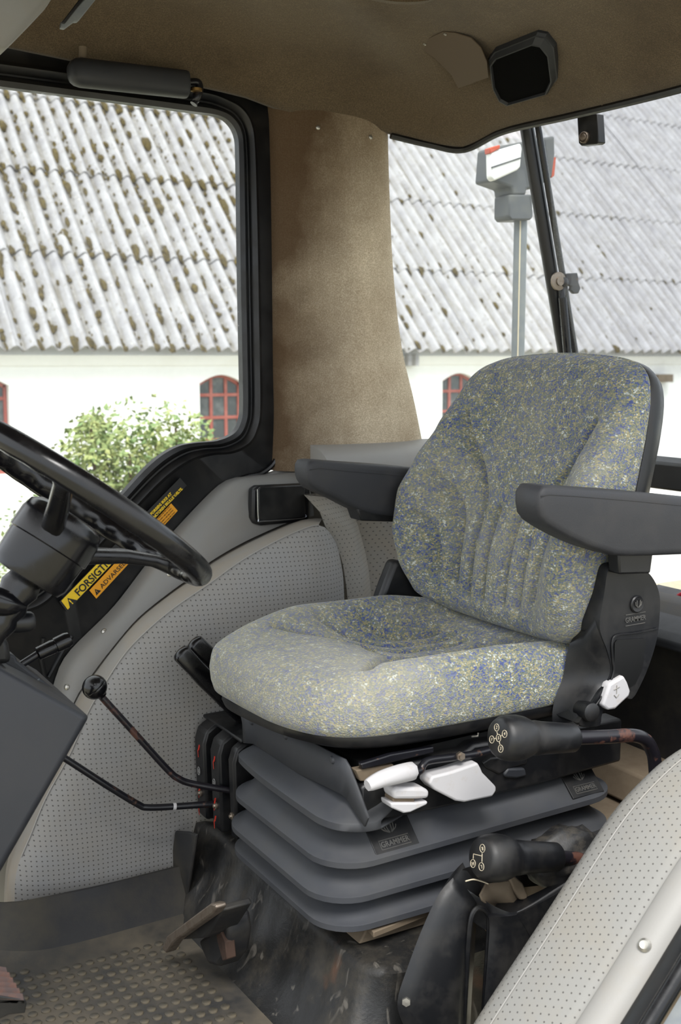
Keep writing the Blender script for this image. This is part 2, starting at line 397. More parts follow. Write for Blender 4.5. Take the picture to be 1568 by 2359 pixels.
# side face rings from a lower inner line up over a soft shoulder to the door strip
rings = []
for d, y in ((.30, YF - .055), (.18, YF - .05), (.09, YF - .035), (.045, YF - .02), (.018, YF - .006), (.0, YF + .012), (-.012, YF + .04), (-.02, YF + .09), (-.022, YF + .19)):
    rings.append([shr(p, d, y) for p in cw])
am = M(); am.loft(rings[:6], closed=False)
i0 = min(range(110), key=lambda k: (px(cw[k])[0] - 36) ** 2 + (px(cw[k])[1] - 2100) ** 2); i1 = min(range(110), key=lambda k: (px(cw[k])[0] - 745) ** 2 + (px(cw[k])[1] - 1212) ** 2)
SA = resamp(rings[5][i0:i1 + 1], 64)
SJ = resamp(cat([P(x, y, 'Y', .672) for x, y in [(16, 2110), (22, 2010), (45, 1930), (75, 1850), (112, 1790), (148, 1705), (175, 1616), (213, 1560), (263, 1494), (322, 1426), (403, 1362), (440, 1337), (487, 1299), (568, 1253), (670, 1207), (708, 1198), (740, 1200)]], 6), 64)
srow = [SA]
for t in (.12, .3, .55, .8, 1.0):
    srow.append([a.lerp(b, t) + (V(a.x - ctr.x, 0, a.z - ctr.z).normalized() * .012 + V(0, -.004, 0)) * math.sin(math.pi * t) for a, b in zip(SA, SJ)])
srow.append([p + V(0, .03, 0) for p in SJ])
as_ = M(); as_.loft(srow, closed=False); as_.mk('arch_shoulder', MT['shoulder'], wr, smooth=180)
bk0 = M(); bk0.prism([P(x, y, 'Y', .752) for x, y in [(545, 1118), (600, 1098), (638, 1085), (642, 1050), (1010, 1050), (1010, 2050), (60, 2150), (-250, 2180), (-250, 1800), (90, 1735), (170, 1600), (280, 1440), (440, 1240)]], (0, .02, 0)); bk0.mk('inner_skin', MT['grey'], wr, smooth=0)
am.loft([rings[0], [V(-.35 + (p.x + .35) * .4, YF - .056, -.22) for p in rings[0]]], closed=False)
am.mk('wheel_arch', MT['perf'], wr, smooth=60)
pp = M(); pp.tube([p + V(0, -.0015, 0) for p in SA[6:]], .0016, 6); pp.mk('seam', MT['lgrey'], wr)
# curved perforated return strip and the rear side panel behind the arch
a1 = [(745, 1212), (760, 1235), (785, 1290), (797, 1370), (802, 1480), (806, 1800)]; a2 = [(700, 1140), (770, 1150), (812, 1180), (838, 1260), (850, 1320), (856, 1400), (858, 1480), (860, 1800)]
A1 = resamp([P(x, y, 'Y', YF + .03) for x, y in a1], 24); A2 = resamp(cat([P(x, y, 'Y', YF + .10) for x, y in a2], 6), 24)
sm = M(); sm.loft([[a + V(0, .06, 0) for a in A1], [a + V(.004, 0, 0) for a in A1], [a.lerp(b, .5) + V(0, -.03, 0) for a, b in zip(A1, A2)], A2, [b + V(.01, .04, -.005) for b in A2]], closed=False)
sm.mk('return_strip', MT['perf_r'], wr, smooth=50)
B1 = [p + V(.004, .012, 0) for p in A2]; 
rp_ = M(); rp_.loft([B1, [p + V(.16, -.03, 0) for p in B1], [p + V(.45, -.06, 0) for p in B1]], closed=False); rp_.mk('rear_side_panel', MT['perf_r'], wr, smooth=50)
# grey ledge on top
lg = M(); q_ = [V(.62, .735, .84), V(.62, .70, .836), V(.62, .66, .824), V(.62, .635, .808), V(.62, .625, .78), V(.62, .63, .70), V(.62, .735, .70)]
lg.prism(q_, (-.66, 0, 0))
lg.mk('ledge', MT['lgrey'], wr, smooth=60)
# ---- grey trim strip along the far door opening, with its screws
st = thing('trim_5', (-.4, .68, .4), kind='structure')
so = [(700, 1091), (668, 1092), (584, 1101), (555, 1106), (515, 1128), (419, 1228), (351, 1311), (277, 1407), (191, 1493), (160, 1531), (140, 1580), (112, 1690)]
si = [(722, 1190), (706, 1193), (668, 1203), (565, 1249), (484, 1295), (437, 1333), (400, 1358), (319, 1422), (260, 1490), (210, 1556), (172, 1612), (145, 1700)]
SO = resamp(cat([P(x, y, 'Y', .715) for x, y in so], 6), 40); SI = resamp(cat([P(x, y, 'Y', .675) for x, y in si], 6), 40)
tm = M(); tm.loft([[p + V(0, .05, 0) for p in SO], SO, [a.lerp(b, .12) + V(0, -.012, 0) for a, b in zip(SO, SI)], [a.lerp(b, .55) + V(0, -.014, 0) for a, b in zip(SO, SI)], [a.lerp(b, .98) + V(0, -.004, 0) for a, b in zip(SO, SI)], [p + V(0, .05, 0) for p in SI]], closed=False)
tms = tm.mk('strip', MT['grey'], st, smooth=50); TT = bvh(tms)
for x, y in ((391, 1322), (239, 1454), (154, 1583)):
    p, n = hit(TT, x, y)
    if p is None: continue
    q = M(); q.lathe(p, n, [(-.002, .0075), (.002, .007), (.0045, .004), (.005, .0008)], 14); q.mk('screw', MT['screw'], st)

# ---- far door: black frame with a stepped rubber profile, pane, warning stickers
door = thing('door_1', (-.4, .78, .2), kind='structure')
YD = .77
win = [(-420, 145), (0, 200), (250, 232), (440, 257), (500, 266), (528, 282), (545, 312), (549, 360), (551, 500), (553, 650), (556, 800), (558, 930), (554, 970), (538, 998), (500, 1015), (450, 1020), (410, 1028), (370, 1050), (330, 1085), (280, 1140), (220, 1205), (150, 1280), (90, 1340), (40, 1362), (-20, 1366), (-420, 1366)]
out = [(-420, 35), (0, 108), (250, 142), (440, 170), (560, 193), (605, 215), (626, 250), (631, 320), (633, 480), (636, 650), (638, 800), (640, 930), (640, 1010), (632, 1060), (600, 1090), (560, 1100), (515, 1122), (470, 1166), (419, 1222), (351, 1306), (277, 1402), (191, 1488), (159, 1526), (128, 1590), (95, 1720), (-420, 1900)]
WI = [P(x, y, 'Y', YD) for x, y in win]; WO = [P(x, y, 'Y', YD) for x, y in out]
n = 150
WI = cat(WI, 6); WO = cat(WO, 6)
dm = M()
prof = [(-.02, .02), (.0, .012), (.04, -.004), (.10, -.008), (.20, -.004)]
def dist_ring(d, y):
    """offset outwards from the window opening by d metres"""
    r = []
    for a, b in zip(WI, WO):
        v = V(b.x - a.x, 0, b.z - a.z); L = v.length; q = min(d, L * .8); v.normalize(); r.append(V(a.x + v.x * q, YD + y, a.z + v.z * q))
    return r
rings = [dist_ring(d, y) for d, y in ((0, .02), (.0, -.004), (.012, -.008), (.02, -.002), (.026, .006), (.03, .006), (.034, -.004), (.045, -.009), (.052, -.004), (.056, .0))]
rings += [[a.lerp(b, .985) + V(0, 0, 0) for a, b in zip(rings[-1], WO)], [p + V(0, .03, 0) for p in WO]]
dm.loft(rings, closed=False)
dfo = dm.mk('door_frame', MT['frameblack'], door, smooth=50); DT = bvh(dfo)
sl = M(); sl.tube([p + V(0, -.006, 0) for p in WO[8 * 6:24 * 6]], .007, 8); sl.mk('rubber_seal', MT['blackgloss'], door)
bd = M(); bd.tube([P(x, y, 'Y', YD - .001) for x, y in [(100, 1470), (95, 1520), (103, 1560), (112, 1560), (150, 1490), (165, 1465)]], .006, 8); bd.mk('pressed_bead', MT['frameblack'], door)
gm = M(); gm.prism([p + V(0, .012, 0) for p in resamp(WI, 80)], (0, .005, 0)); gm.mk('pane', MT['glass'], door, smooth=0)
# stickers: local frame from two pixel ends along the door's slope
nD = V(0, -1, 0)
def dp(x, y, lift=.0025): return P(x, y, 'Y', YD) + V(0, -lift, 0)
def strip_sticker(name, c00, c10, c11, c01, m, lift):
    q = M(); q.prism([dp(*c, lift) for c in (c00, c10, c11, c01)], (0, .0015, 0)); return q.mk(name, m, door, smooth=0, bevel=.0002, bseg=1)
bk = strip_sticker('warning_sticker', (135, 1385), (412, 1100), (428, 1118), (152, 1408), MT['ink'], .0065)
bk['label'] = 'long black and yellow warning sticker'
strip_sticker('yellow_panel', (139, 1383), (238, 1281), (253, 1300), (154, 1403), MT['yellow'], .0075)
og = strip_sticker('warning_sticker', (204, 1359), (392, 1159), (407, 1176), (220, 1378), MT['orange'], .0065)
og['label'] = 'narrow orange warning sticker'
ux = (dp(412, 1100) - dp(135, 1385)).normalized(); uy = nD.cross(ux)
def dtext(name, s, size, x, y, m, lift, **k): return text(name, s, size, dp(x, y, lift), ux, nD, m, door, depth=.0003, **k)
dtext('lettering', 'FORSIGTIG', .0255, 174, 1368, MT['ink'], .0082, bold=.0006, sx=.92, align='LEFT')
dtext('lettering', 'ADVARSEL', .0155, 230, 1352, MT['ink'], .0072, bold=.0001, sx=1.1, align='LEFT')
dtext('lettering', 'HOLD FAST I RATTET. FORS\u00d8G IKKE AT', .0092, 392, 1136, MT['yellow'], .0072, bold=.0004, align='RIGHT', sx=1.0)
dtext('lettering', 'SPRINGE AF, HVIS TRAKTOREN SKULLE V\u00c6LTE.', .0092, 417, 1124, MT['yellow'], .0072, bold=.0004, align='RIGHT', sx=.93)
def tri(name, x, y, s, lift):
    o = dp(x, y, lift); q = M(); q.prism([o - ux * s - uy * s * .8, o + ux * s - uy * s * .8, o + uy * s * .95], (0, .0008, 0)); q.mk(name, MT['ink'], door, smooth=0)
tri('warning_triangle', 161, 1384, .0125, .0082); dtext('exclamation_mark', '!', .018, 161.5, 1385.5, MT['yellow'], .0086, bold=.0006)
tri('warning_triangle', 221, 1361, .008, .0072); dtext('exclamation_mark', '!', .011, 221.5, 1362, MT['orange'], .0076)
for k in range(4):
    dtext('lettering', 'TRAKTOREN V\u00c6LTER STYRT', .0042, 383 + k * 4.0 - 12, 1176 + k * 4.2 + 8, MT['ink'], .0072, align='CENTER')

# ---- rear corner: quarter window, corner post with gas strut, rear window, rear wall and shelf
w1 = thing('window_1', (.4, .72, .8), kind='structure')
q = M(); q.prism([V(.20, .765, .80), V(.70, .60, .80), V(.56, .59, 1.62), V(.2, .765, 1.63)], (.002, .006, 0)); q.mk('pane', MT['glass'], w1, smooth=0)
w2 = thing('window_2', (.62, 0, .8), kind='structure')
pt, pb = P(1217, 318, 'Y', .585), P(1306, 850, 'Y', .585)
pm = M(); pm.tube([pt + (pt - pb) * .06, pt.lerp(pb, .5), pb + (pb - pt) * .46], .0185, 12); pm.mk('corner_post', MT['frameblack'], w2)
pm = M(); nr_ = [V(p.x, -.62, p.z) for p in (pt + (pt - pb) * .06, pt.lerp(pb, .5), pb + (pb - pt) * .46)]; pm.tube(nr_, .0185, 12); pm.mk('corner_post', MT['frameblack'], w2)
pm = M(); pm.tube([pt + (pt - pb) * .06 + V(.012, -.03, 0), pb + (pb - pt) * .2 + V(.012, -.03, 0)], .0085, 10); pm.mk('edge_seal', MT['blackgloss'], w2)
xg = .7
q = M(); q.prism([pt + V(.01, 0, .03), V(pt.x + .01, -.66, 1.65), V(pb.x + .03, -.66, .80), V(pb.x + .03, .585, .80)], (.005, 0, .001)); q.mk('pane', MT['glass2'], w2, smooth=0)
q = M(); q.prism([V(.66, .62, .735), V(.72, .62, .735), V(.72, .62, .79), V(.70, .62, .815), V(.67, .62, .80)], (0, -1.26, 0)); q.mk('window_frame', MT['frameblack'], w2, bevel=.006)
# gas strut on its ball bracket
g0 = P(1296, 655, 'Y', .55); g1 = P(1312, 860, 'Y', .55)
gs = thing('gas_strut', g1, 'black gas strut clipped beside the slanting rear corner post', 'strut')
q = M(); q.tube([g0 + V(0, 0, -.035), g1 + (g1 - g0) * .5], .0115, 12); q.mk('cylinder', MT['blackgloss'], gs)
q = M(); q.tube([g0 + V(0, 0, .0), g0 + V(0, 0, -.04)], .0075, 10); q.lathe(g0 + V(0, .012, .005), (0, -1, 0), [(0, .006), (.004, .013), (.012, .0155), (.02, .013), (.024, .004)], 14); q.mk('ball_joint', MT['black_rod'], gs)
lb = thing('window_bracket', P(1300, 648, 'Y', .56), 'small dark hook bracket with washer on the rear corner post', 'bracket')
q = M(); q.lathe(P(1284, 648, 'Y', .55), (0, -1, 0), [(-.002, .004), (0, .024), (.006, .024), (.008, .012), (.012, .012)], 18); q.mk('washer', MT['steel'], lb)
q = M(); hk = [P(x, y, 'Y', .545) for x, y in [(1303, 630), (1330, 628), (1333, 640), (1333, 650), (1338, 664), (1333, 676), (1322, 677), (1314, 668), (1316, 660), (1303, 656)]]
q.prism(hk, (0, .012, 0)); q.mk('hook', MT['black_rod'], lb, bevel=.003)
# latch hanging from the rear header
hl_ = thing('window_latch', P(1352, 270, 'X', .44), 'black hanging latch plate with round button under the roof edge', 'latch')
q = M(); c = [P(x, y, 'X', .44) for x, y in [(1328, 262), (1374, 262), (1378, 328), (1372, 332), (1338, 336), (1332, 330)]]; q.prism(c, (.022, 0, 0)); q.mk('plate', MT['frameblack'], hl_, bevel=.002)
q = M(); q.lathe(P(1347, 317, 'X', .438), (-1, -.2, 0), [(-.002, .013), (.006, .013), (.008, .011), (.006, .009), (.010, .007), (.011, .001)], 20); q.mk('button', MT['steel'], hl_)
# rear wall below the window
wb = thing('wall_rear', (.5, 0, 0), kind='structure')
q = M(); q.prism([V(.44, .6, -.15), V(.44, .6, .46), V(.52, .6, .50), V(.60, .6, .50), V(.6, .6, -.15)], (0, -1.2, 0)); q.mk('bulkhead', MT['rubber'], wb, bevel=.006)
q = M(); q.prism([V(.37, .2, .440), V(.37, .2, .458), V(.39, .2, .474), V(.66, .2, .500), V(.66, .2, .46)], (0, -.85, 0)); q.mk('rear_shelf', MT['dash'], wb, bevel=.005)
q = M(); q.prism([V(-.05, .5, .07), V(.44, .5, .10), V(.44, .5, -.15), V(-.05, .5, -.15)], (0, -.98, 0)); q.mk('rear_floor_step', MT['tan'], wb, bevel=.006)
q = M(); q.prism([V(.30, .3, .10), V(.33, .3, .16), V(.44, .3, .17), V(.44, .3, .09)], (0, -.6, 0)); q.mk('ledge', MT['tan'], wb, bevel=.006)

# ---- near wheel arch, its trim strip and the near door seal
NC = [(-.60, -.20), (-.515, -.08), (-.412, .041), (-.288, .17), (-.157, .307), (-.08, .365), (.003, .405), (.12, .43), (.3, .45), (.60, .45)]
NC = resamp(cat([V(a, 0, b) for a, b in NC], 6), 60)
wl = thing('wall_left', (-.2, -.55, 0), kind='structure')
def ring_at(y, d):
    r = []
    for i, p in enumerate(NC):
        t = (NC[min(i + 1, 59)] - NC[max(i - 1, 0)]).normalized(); nn = V(-t.z, 0, t.x); r.append(V(p.x, y, p.z) + nn * d)
    return r
q = M(); q.loft([[V(p.x, -.44, max(-.2, p.z - .35)) for p in NC], ring_at(-.45, -.10), ring_at(-.462, -.045), ring_at(-.478, -.016), ring_at(-.50, -.002), ring_at(-.53, .004), ring_at(-.58, .006), ring_at(-.63, .003), ring_at(-.652, -.002), ring_at(-.656, -.012)], closed=False); q.mk('wheel_arch', MT['perf_n'], wl, smooth=60)
q = M(); q.tube(ring_at(-.525, .0045), .0012, 6); q.mk('seam', MT['lgrey'], wl)
s6 = thing('trim_6', (-.2, -.68, 0), kind='structure')
q = M(); q.loft([ring_at(-.653, -.02), ring_at(-.654, .004), ring_at(-.658, .008), ring_at(-.68, .006), ring_at(-.700, -.004), ring_at(-.706, -.03)], closed=False); t6 = q.mk('strip', MT['lgrey'], s6, smooth=60); T6 = bvh(t6)
p, n = hit(T6, 1484, 2178)
if p is None: p, n = V(-.24, -.69, .22), V(-.5, -.5, .6)
q = M(); q.lathe(p, n, [(-.002, .0105), (.003, .0098), (.006, .0062), (.0055, .0035)], 16).lathe(p + n * .0042, n, [(0, .0033), (.0006, .003)], 6); q.mk('screw', MT['screw'], s6)
d2 = thing('door_2', (-.2, -.74, 0), kind='structure')
q = M(); q.loft([ring_at(-.704, -.012), ring_at(-.716, -.006), ring_at(-.735, -.008), ring_at(-.738, -.04)], closed=False); q.mk('door_sill', MT['frameblack'], d2, smooth=60)
q = M(); q.tube([p for p in ring_at(-.748, -.004)], .0125, 10); q.mk('rubber_seal', MT['blackgloss'], d2)
q = M(); q.loft([ring_at(-.758, -.03), ring_at(-.762, -.012), ring_at(-.80, -.016), ring_at(-.84, -.05)], closed=False); q.mk('door_jamb', MT['postgrey'], d2, smooth=60)
# ================================================================== OUTSIDE: farmyard and barn
GZ = -1.36; YB = 6.96
q = N('farmyard_ground'); c = q.mix(q.ramp(q.noise(.9, 6, .7), [(.35, 0.0), (.65, 1.0)]), srgb('a09c92'), srgb('868a74')); c2 = q.ramp(q.noise(14, 3, .7), [(.45, 0.0), (.6, .85)])
q.base(q.mix(c2, c, srgb('b3a688'))); q.rough(.95); q.bump(q.noise(30, 4), .5, .02); MT['ground'] = q.m
g = M(); nx = 24
g.loft([[V(-40 + 80 * i / nx, -40 + 80 * j / nx, GZ + (.02 * math.sin(i * 1.7 + j) if abs(i - nx / 2) < 11 else 0)) for i in range(nx + 1)] for j in range(nx + 1)], closed=False)
tag(g.mk('ground', MT['ground'], None), kind='structure')
q = N('whitewash'); q.base(q.mix(q.ramp(q.noise(2.5, 6, .7), [(.5, 0.0), (.8, .4)]), srgb('f4f4f2'), srgb('e6e3da'))); q.rough(.9); q.bump(q.noise(20, 4), .3, .01); MT['whitewash'] = q.m
def sheet_mat():
    q = N('fibre_cement_sheet')
    a = q.ramp(q.noise(3.2, 7, .7), [(.3, 0.0), (.7, 1.0)]); c = q.mix(a, srgb('aeadaf'), srgb('858387'))
    st = q.ramp(q.noise(1, 5, .7, co=q.scaled((22, 2.4, 2.4))), [(.5, 0.0), (.75, .6)]); c = q.mix(st, c, srgb('7b7466'))
    lich = q.ramp(q.noise(26, 4, .7), [(.6, 0.0), (.68, .7)]); c = q.mix(lich, c, srgb('6d6752'))
    l2 = q.ramp(q.noise(34, 3, .7, co=q.scaled((1.0, 1.01, .99))), [(.66, 0.0), (.72, .8)]); c = q.mix(l2, c, srgb('dcd8ce'))
    sx = q.n('ShaderNodeSeparateXYZ'); q.l(q.co, sx.inputs[0])         # colour darkened unevenly along the troughs of the sheet
    tr_ = q.math('COSINE', q.math('MULTIPLY', sx.outputs[0], 2 * math.pi / .132)); gm = q.ramp(q.math('MULTIPLY', tr_, -1.0), [(.1, 0.0), (.9, 1.0)])
    c = q.mix(q.math('MULTIPLY', gm, q.ramp(q.noise(7, 5, .7), [(.3, .15), (.65, .8)])), c, srgb('5f5848'))
    q.base(c); q.rough(q.ramp(q.noise(5, 4), [(.3, .30), (.7, .65)])); q.bump(q.noise(60, 4), .35, .004); return q.m
MT['sheet'] = sheet_mat()
MT['moss'] = plastic('moss', '463c22', .95, '77683a', 30, .8)
MT['redframe'] = plastic('faded_red_iron', '9d5349', .6, 'c78f85', 8, .5)
MT['darkpane'] = plastic('dim_old_pane', '4a4e50', .15, '8a8c8c', 7, .6)
barn = thing('barn', (3.5, YB, GZ), 'white farm building with mossy grey corrugated roof beyond the cab', 'barn')
EZ = 1.05 + .0113 * 8.75
wins = [(.33, .737), (2.30, 2.705), (4.755, 5.16), (6.95, 7.36)]
w0 = -7.0; wm = M()
ZB, ZS, ZT = .18, .86, .93            # bottom, springing and crown of the window arches
def arch(x0, x1, y):
    n = 8; return [V(x0 + (x1 - x0) * k / n, y, ZS + (ZT - ZS) * math.sin(math.pi * k / n)) for k in range(n + 1)]
cur = w0
for x0, x1 in wins + [(19, 19)]:
    wm.box((cur, YB, GZ), (x0, YB + .35, EZ + .02)); cur = x1
    if x0 < 19:
        wm.box((x0, YB, GZ), (x1, YB + .35, ZB)); a = arch(x0, x1, YB)
        wm.prism(a + [V(x1, YB, EZ + .02), V(x0, YB, EZ + .02)], (0, .35, 0))
wm.mk('wall', MT['whitewash'], barn, smooth=0)
cv = M(); cv.prism([V(w0, YB - .02, EZ - .14), V(w0, YB - .05, EZ - .06), V(w0, YB, EZ), V(w0, YB + .05, EZ - .1)], (26, 0, 0)); cv.mk('cornice', MT['whitewash'], barn, smooth=0)
for x0, x1 in wins:
    fr = M(); a = arch(x0 + .004, x1 - .004, YB + .07); b = arch(x0 + .028, x1 - .028, YB + .07); b = [V(p.x, p.y, p.z - .022) for p in b]
    fr.loft([a, b, [p + V(0, .03, 0) for p in b], [p + V(0, .03, 0) for p in a]], closed=False)
    fr.box((x0 + .004, YB + .07, ZB), (x0 + .028, YB + .10, ZS)); fr.box((x1 - .028, YB + .07, ZB), (x1 - .004, YB + .10, ZS)); fr.box((x0, YB + .07, ZB), (x1, YB + .10, ZB + .03))
    fo = fr.mk('window', MT['redframe'], barn, smooth=0)
    for k in (1, 2):
        xx = x0 + (x1 - x0) * k / 3; mb = M(); mb.box((xx - .0125, YB + .072, ZB), (xx + .0125, YB + .098, ZT - .02)); mb.mk('glazing_bar', MT['redframe'], fo, smooth=0)
    for k in range(1, 4):
        zz = ZB + .03 + (.19) * k - .02; mb = M(); mb.box((x0 + .02, YB + .074, zz - .0125), (x1 - .02, YB + .096, zz + .0125)); mb.mk('glazing_bar', MT['redframe'], fo, smooth=0)
    for k in range(3):
        for r in range(4):
            xa = x0 + (x1 - x0) * k / 3; za = ZB + .01 + .19 * r; tz = random.uniform(-.01, .01)
            zt = za + .19 if r < 3 else ZT - .02
            pb_ = M(); pb_.prism([V(xa, YB + .086 + tz * .3, za), V(xa + .135, YB + .086 - tz * .3, za), V(xa + .135, YB + .086 - tz * .3, zt), V(xa, YB + .086 + tz * .3, zt)], (0, .004, 0)); pb_.mk('pane', MT['darkpane'], fo, smooth=0)
    dk = M(); dk.box((x0, YB + .30, ZB), (x1, YB + .34, ZT)); dk.mk('window_back', MT['ink'], fo, smooth=0)
bk_ = M(); bk_.prism([P(926, 815, 'Y', YB - .01), P(951, 815, 'Y', YB - .01), P(951, 843, 'Y', YB - .01), P(926, 843, 'Y', YB - .01)], (0, -.1, 0)); bk_.mk('rafter_end', MT['sheet'], barn, smooth=0)
bk_ = M(); bk_.prism([P(1500, 862, 'Y', YB - .01), P(1534, 862, 'Y', YB - .01), P(1534, 880, 'Y', YB - .01), P(1500, 880, 'Y', YB - .01)], (0, -.1, 0)); bk_.mk('rafter_end', MT['tan'], barn, smooth=0)
# corrugated sheets: one mesh, shared by every sheet of every row
PITCH = .132; NW = 8; SWd = PITCH * NW; EXP = 1.10; s2 = math.sqrt(.5)
sv = M(); nseg = NW * 8 + 8
def sheet(len_, t=.007):
    top = []; 
    for j in range(3):
        L = len_ * j / 2; top.append([V(k / 8 * PITCH, L, .029 * math.cos(2 * math.pi * k / 8)) for k in range(nseg + 1)])
    m = M(); m.loft([[p - V(0, 0, t) for p in top[0]]] + top + [[p - V(0, 0, t) for p in top[-1]]], closed=False); return m
sm0 = sheet(EXP + .13).mk('roof_sheet', MT['sheet'], None, smooth=60)
first = True
RX = [(-4, 4), (-4, 5)]
for row in range(7):
    for col in range(-3, 15):
        x0 = col * SWd - .3 + (0 if row % 2 == 0 else .0)
        if first: o = sm0; first = False
        else: o = sm0.copy(); C_.objects.link(o)
        o.parent = barn
        off = row * EXP
        pz = V(x0 + random.uniform(-.006, .006), YB - .175 + off * s2, EZ - .045 + off * s2 + .022 + .004 * (col % 2)) + V(0, -.012, .012)
        o.location = pz - barn.location
        o.rotation_euler = (math.radians(45 - .7 + random.uniform(-.12, .12)), 0, random.uniform(-.0015, .0015))
# moss cushions in the valleys
ms = M(); rng = random.Random(3)
def moss_blob(p, r, h, st):
    k = 6; u, w, nrm = V(1, 0, 0), V(0, s2, s2), V(0, -s2, s2)
    r1 = [p + (u * math.cos(6.283 * i / k) * r + w * math.sin(6.283 * i / k) * r * st) * rng.uniform(.75, 1.2) for i in range(k)]
    r2 = [p + (u * math.cos(6.283 * i / k) * r * .6 + w * math.sin(6.283 * i / k) * r * st * .6) * rng.uniform(.8, 1.2) + nrm * h * rng.uniform(.7, 1.2) for i in range(k)]
    ms.loft([r1, r2], True, False, True)
for i in range(11500):
    x = rng.uniform(-2.6, 8.5); 
    if x > 4.2 and rng.random() < min(.93, .45 + (x - 4.2) * .3): continue
    vly = (math.floor((x + .3) / PITCH) + .5 + rng.gauss(0, .13)) * PITCH - .3
    s = rng.uniform(.02, 7.2) ; s = s if rng.random() < .7 else (round(s / EXP) * EXP + abs(rng.gauss(0, .06)))
    r = min(.055, rng.lognormvariate(-4.42, .5)); st = rng.uniform(1.0, 3.2)
    lift = .004 + .03 * (1 - (s % EXP) / EXP) * .4
    ms.add([], []); moss_blob(V(vly, YB - .187 + s * s2, EZ - .011 + s * s2) + V(0, -s2, s2) * (-.026 + lift), r, r * .75, st)
mo = ms.mk('moss', MT['moss'], barn, smooth=180); mo['kind'] = 'stuff'
# ---- shrub against the white wall
MT['leaf'] = plastic('shrub_leaf', '6f8a52', .55, 'b7b878', 7, .9, lo=.4, hi=.65)
MT['stem'] = plastic('shrub_stem', '5a4a36', .8)
shrub = thing('shrub', (1.0, 4.4, GZ), 'pale green leafy bush growing in front of the white wall', 'bush')
YS = 4.4; rng = random.Random(11)
lobes = [(345, 1040, .42), (250, 1075, .36), (300, 1120, .45), (405, 1030, .28), (210, 1010, .17), (215, 975, .10), (170, 1110, .26), (230, 1170, .40), (130, 1230, .34), (320, 1180, .4), (60, 1300, .34), (150, 1330, .3), (435, 1055, .2)]
lv = M(); sp_ = M(); root = V(1.1, YS + .05, GZ)
for x, y, r in lobes:
    c = P(x, y, 'Y', YS + rng.uniform(-.15, .15))
    sp_.tube(cat([V(root.x + rng.uniform(-.2, .2), root.y, GZ), root.lerp(c, .5) + V(rng.uniform(-.15, .15), 0, .1), c + V(0, 0, r * .4)], 5), [.02 - .0012 * k for k in range(11)], 6)
    for i in range(int(1500 * r)):
        d = V(rng.gauss(0, 1), rng.gauss(0, 1), rng.gauss(0, 1)).normalized() * r * rng.random() ** .45
        p = c + V(d.x, d.y, d.z * .8); a = V(rng.gauss(0, 1), rng.gauss(0, 1), rng.gauss(-.2, .7)).normalized(); b = a.cross(V(rng.gauss(0, .6), rng.gauss(0, .6), 1)).normalized(); nn = a.cross(b)
        L = rng.uniform(.028, .055); Wd = L * .34
        lv.add([p, p + a * L * .45 + b * Wd + nn * .006, p + a * L, p + a * L * .45 - b * Wd + nn * .006, p + a * L * .5 - nn * .004], [(0, 1, 4), (1, 2, 4), (2, 3, 4), (3, 0, 4)])
lo = lv.mk('foliage', MT['leaf'], shrub, smooth=0); lo['kind'] = 'stuff'
sp_.mk('stems', MT['stem'], shrub)
# ---- marker lamp on its post just outside the rear corner
YP = 1.0
lp = thing('marker_lamp', P(1197, 900, 'Y', YP), 'grey outside lamp on a tall post behind the quarter window', 'lamp')
q = M(); a, b = P(1199, 495, 'Y', YP), P(1196, 1500, 'Y', YP); rad = 15.5 / 2600 * 3.45
q.tube([a, V(a.x, a.y, -1.0)], rad, 14); q.mk('post', MT['postgrey'], lp)
q = M(); q.tube([a + V(-.0135, -.0155, 0), V(a.x - .0135 + .004, a.y - .0155, -1.0)], .0022, 6); q.mk('stripe', MT['yellow'] if 0 else MT['symbol'], lp)
def poly(name, pts, y0, y1, m, **k):
    q = M(); q.prism([P(x, y, 'Y', y0) for x, y in pts], (0, y1 - y0, 0)); return q.mk(name, m, lp, **k)
poly('clamp', [(1173, 448), (1226, 448), (1228, 500), (1222, 507), (1178, 507), (1172, 498)], YP - .035, YP + .04, MT['lampgrey'], bevel=.005)
poly('housing', [(1140, 338), (1278, 312), (1279, 355), (1272, 408), (1240, 432), (1214, 436), (1212, 450), (1180, 450), (1178, 432), (1134, 416)], YP - .03, YP + .06, MT['lampgrey'], bevel=.008, bseg=3)
poly('lens', [(1130, 350), (1200, 330), (1203, 342), (1199, 385), (1192, 392), (1138, 417), (1131, 408)], YP - .055, YP - .028, MT['lampwhite'], bevel=.006, bseg=3)
poly('reflector', [(1128, 340), (1152, 333), (1152, 342), (1129, 354)], YP - .058, YP - .03, MT['reflector'], bevel=.003)
poly('reflector', [(1273, 362), (1281, 362), (1277, 405), (1270, 410)], YP - .02, YP + .04, MT['reflector'], bevel=.002)
q = M(); c = [P(x, y, 'Y', YP - .056) for x, y in [(1132, 386), (1198, 364)]]; q.tube(c, .0025, 6); q.mk('lens_rib', MT['lampgrey'], lp)
# red cord behind the rear window
q = M(); q.tube(cat([P(x, y, 'X', .62) for x, y in [(1495, 1432), (1525, 1404), (1550, 1384), (1590, 1362), (1640, 1350)]], 8), .0085, 10)
tag(q.mk('red_cord', MT['redcord'], None), 'bright red cord trailing over the dark rear shelf', 'cord')
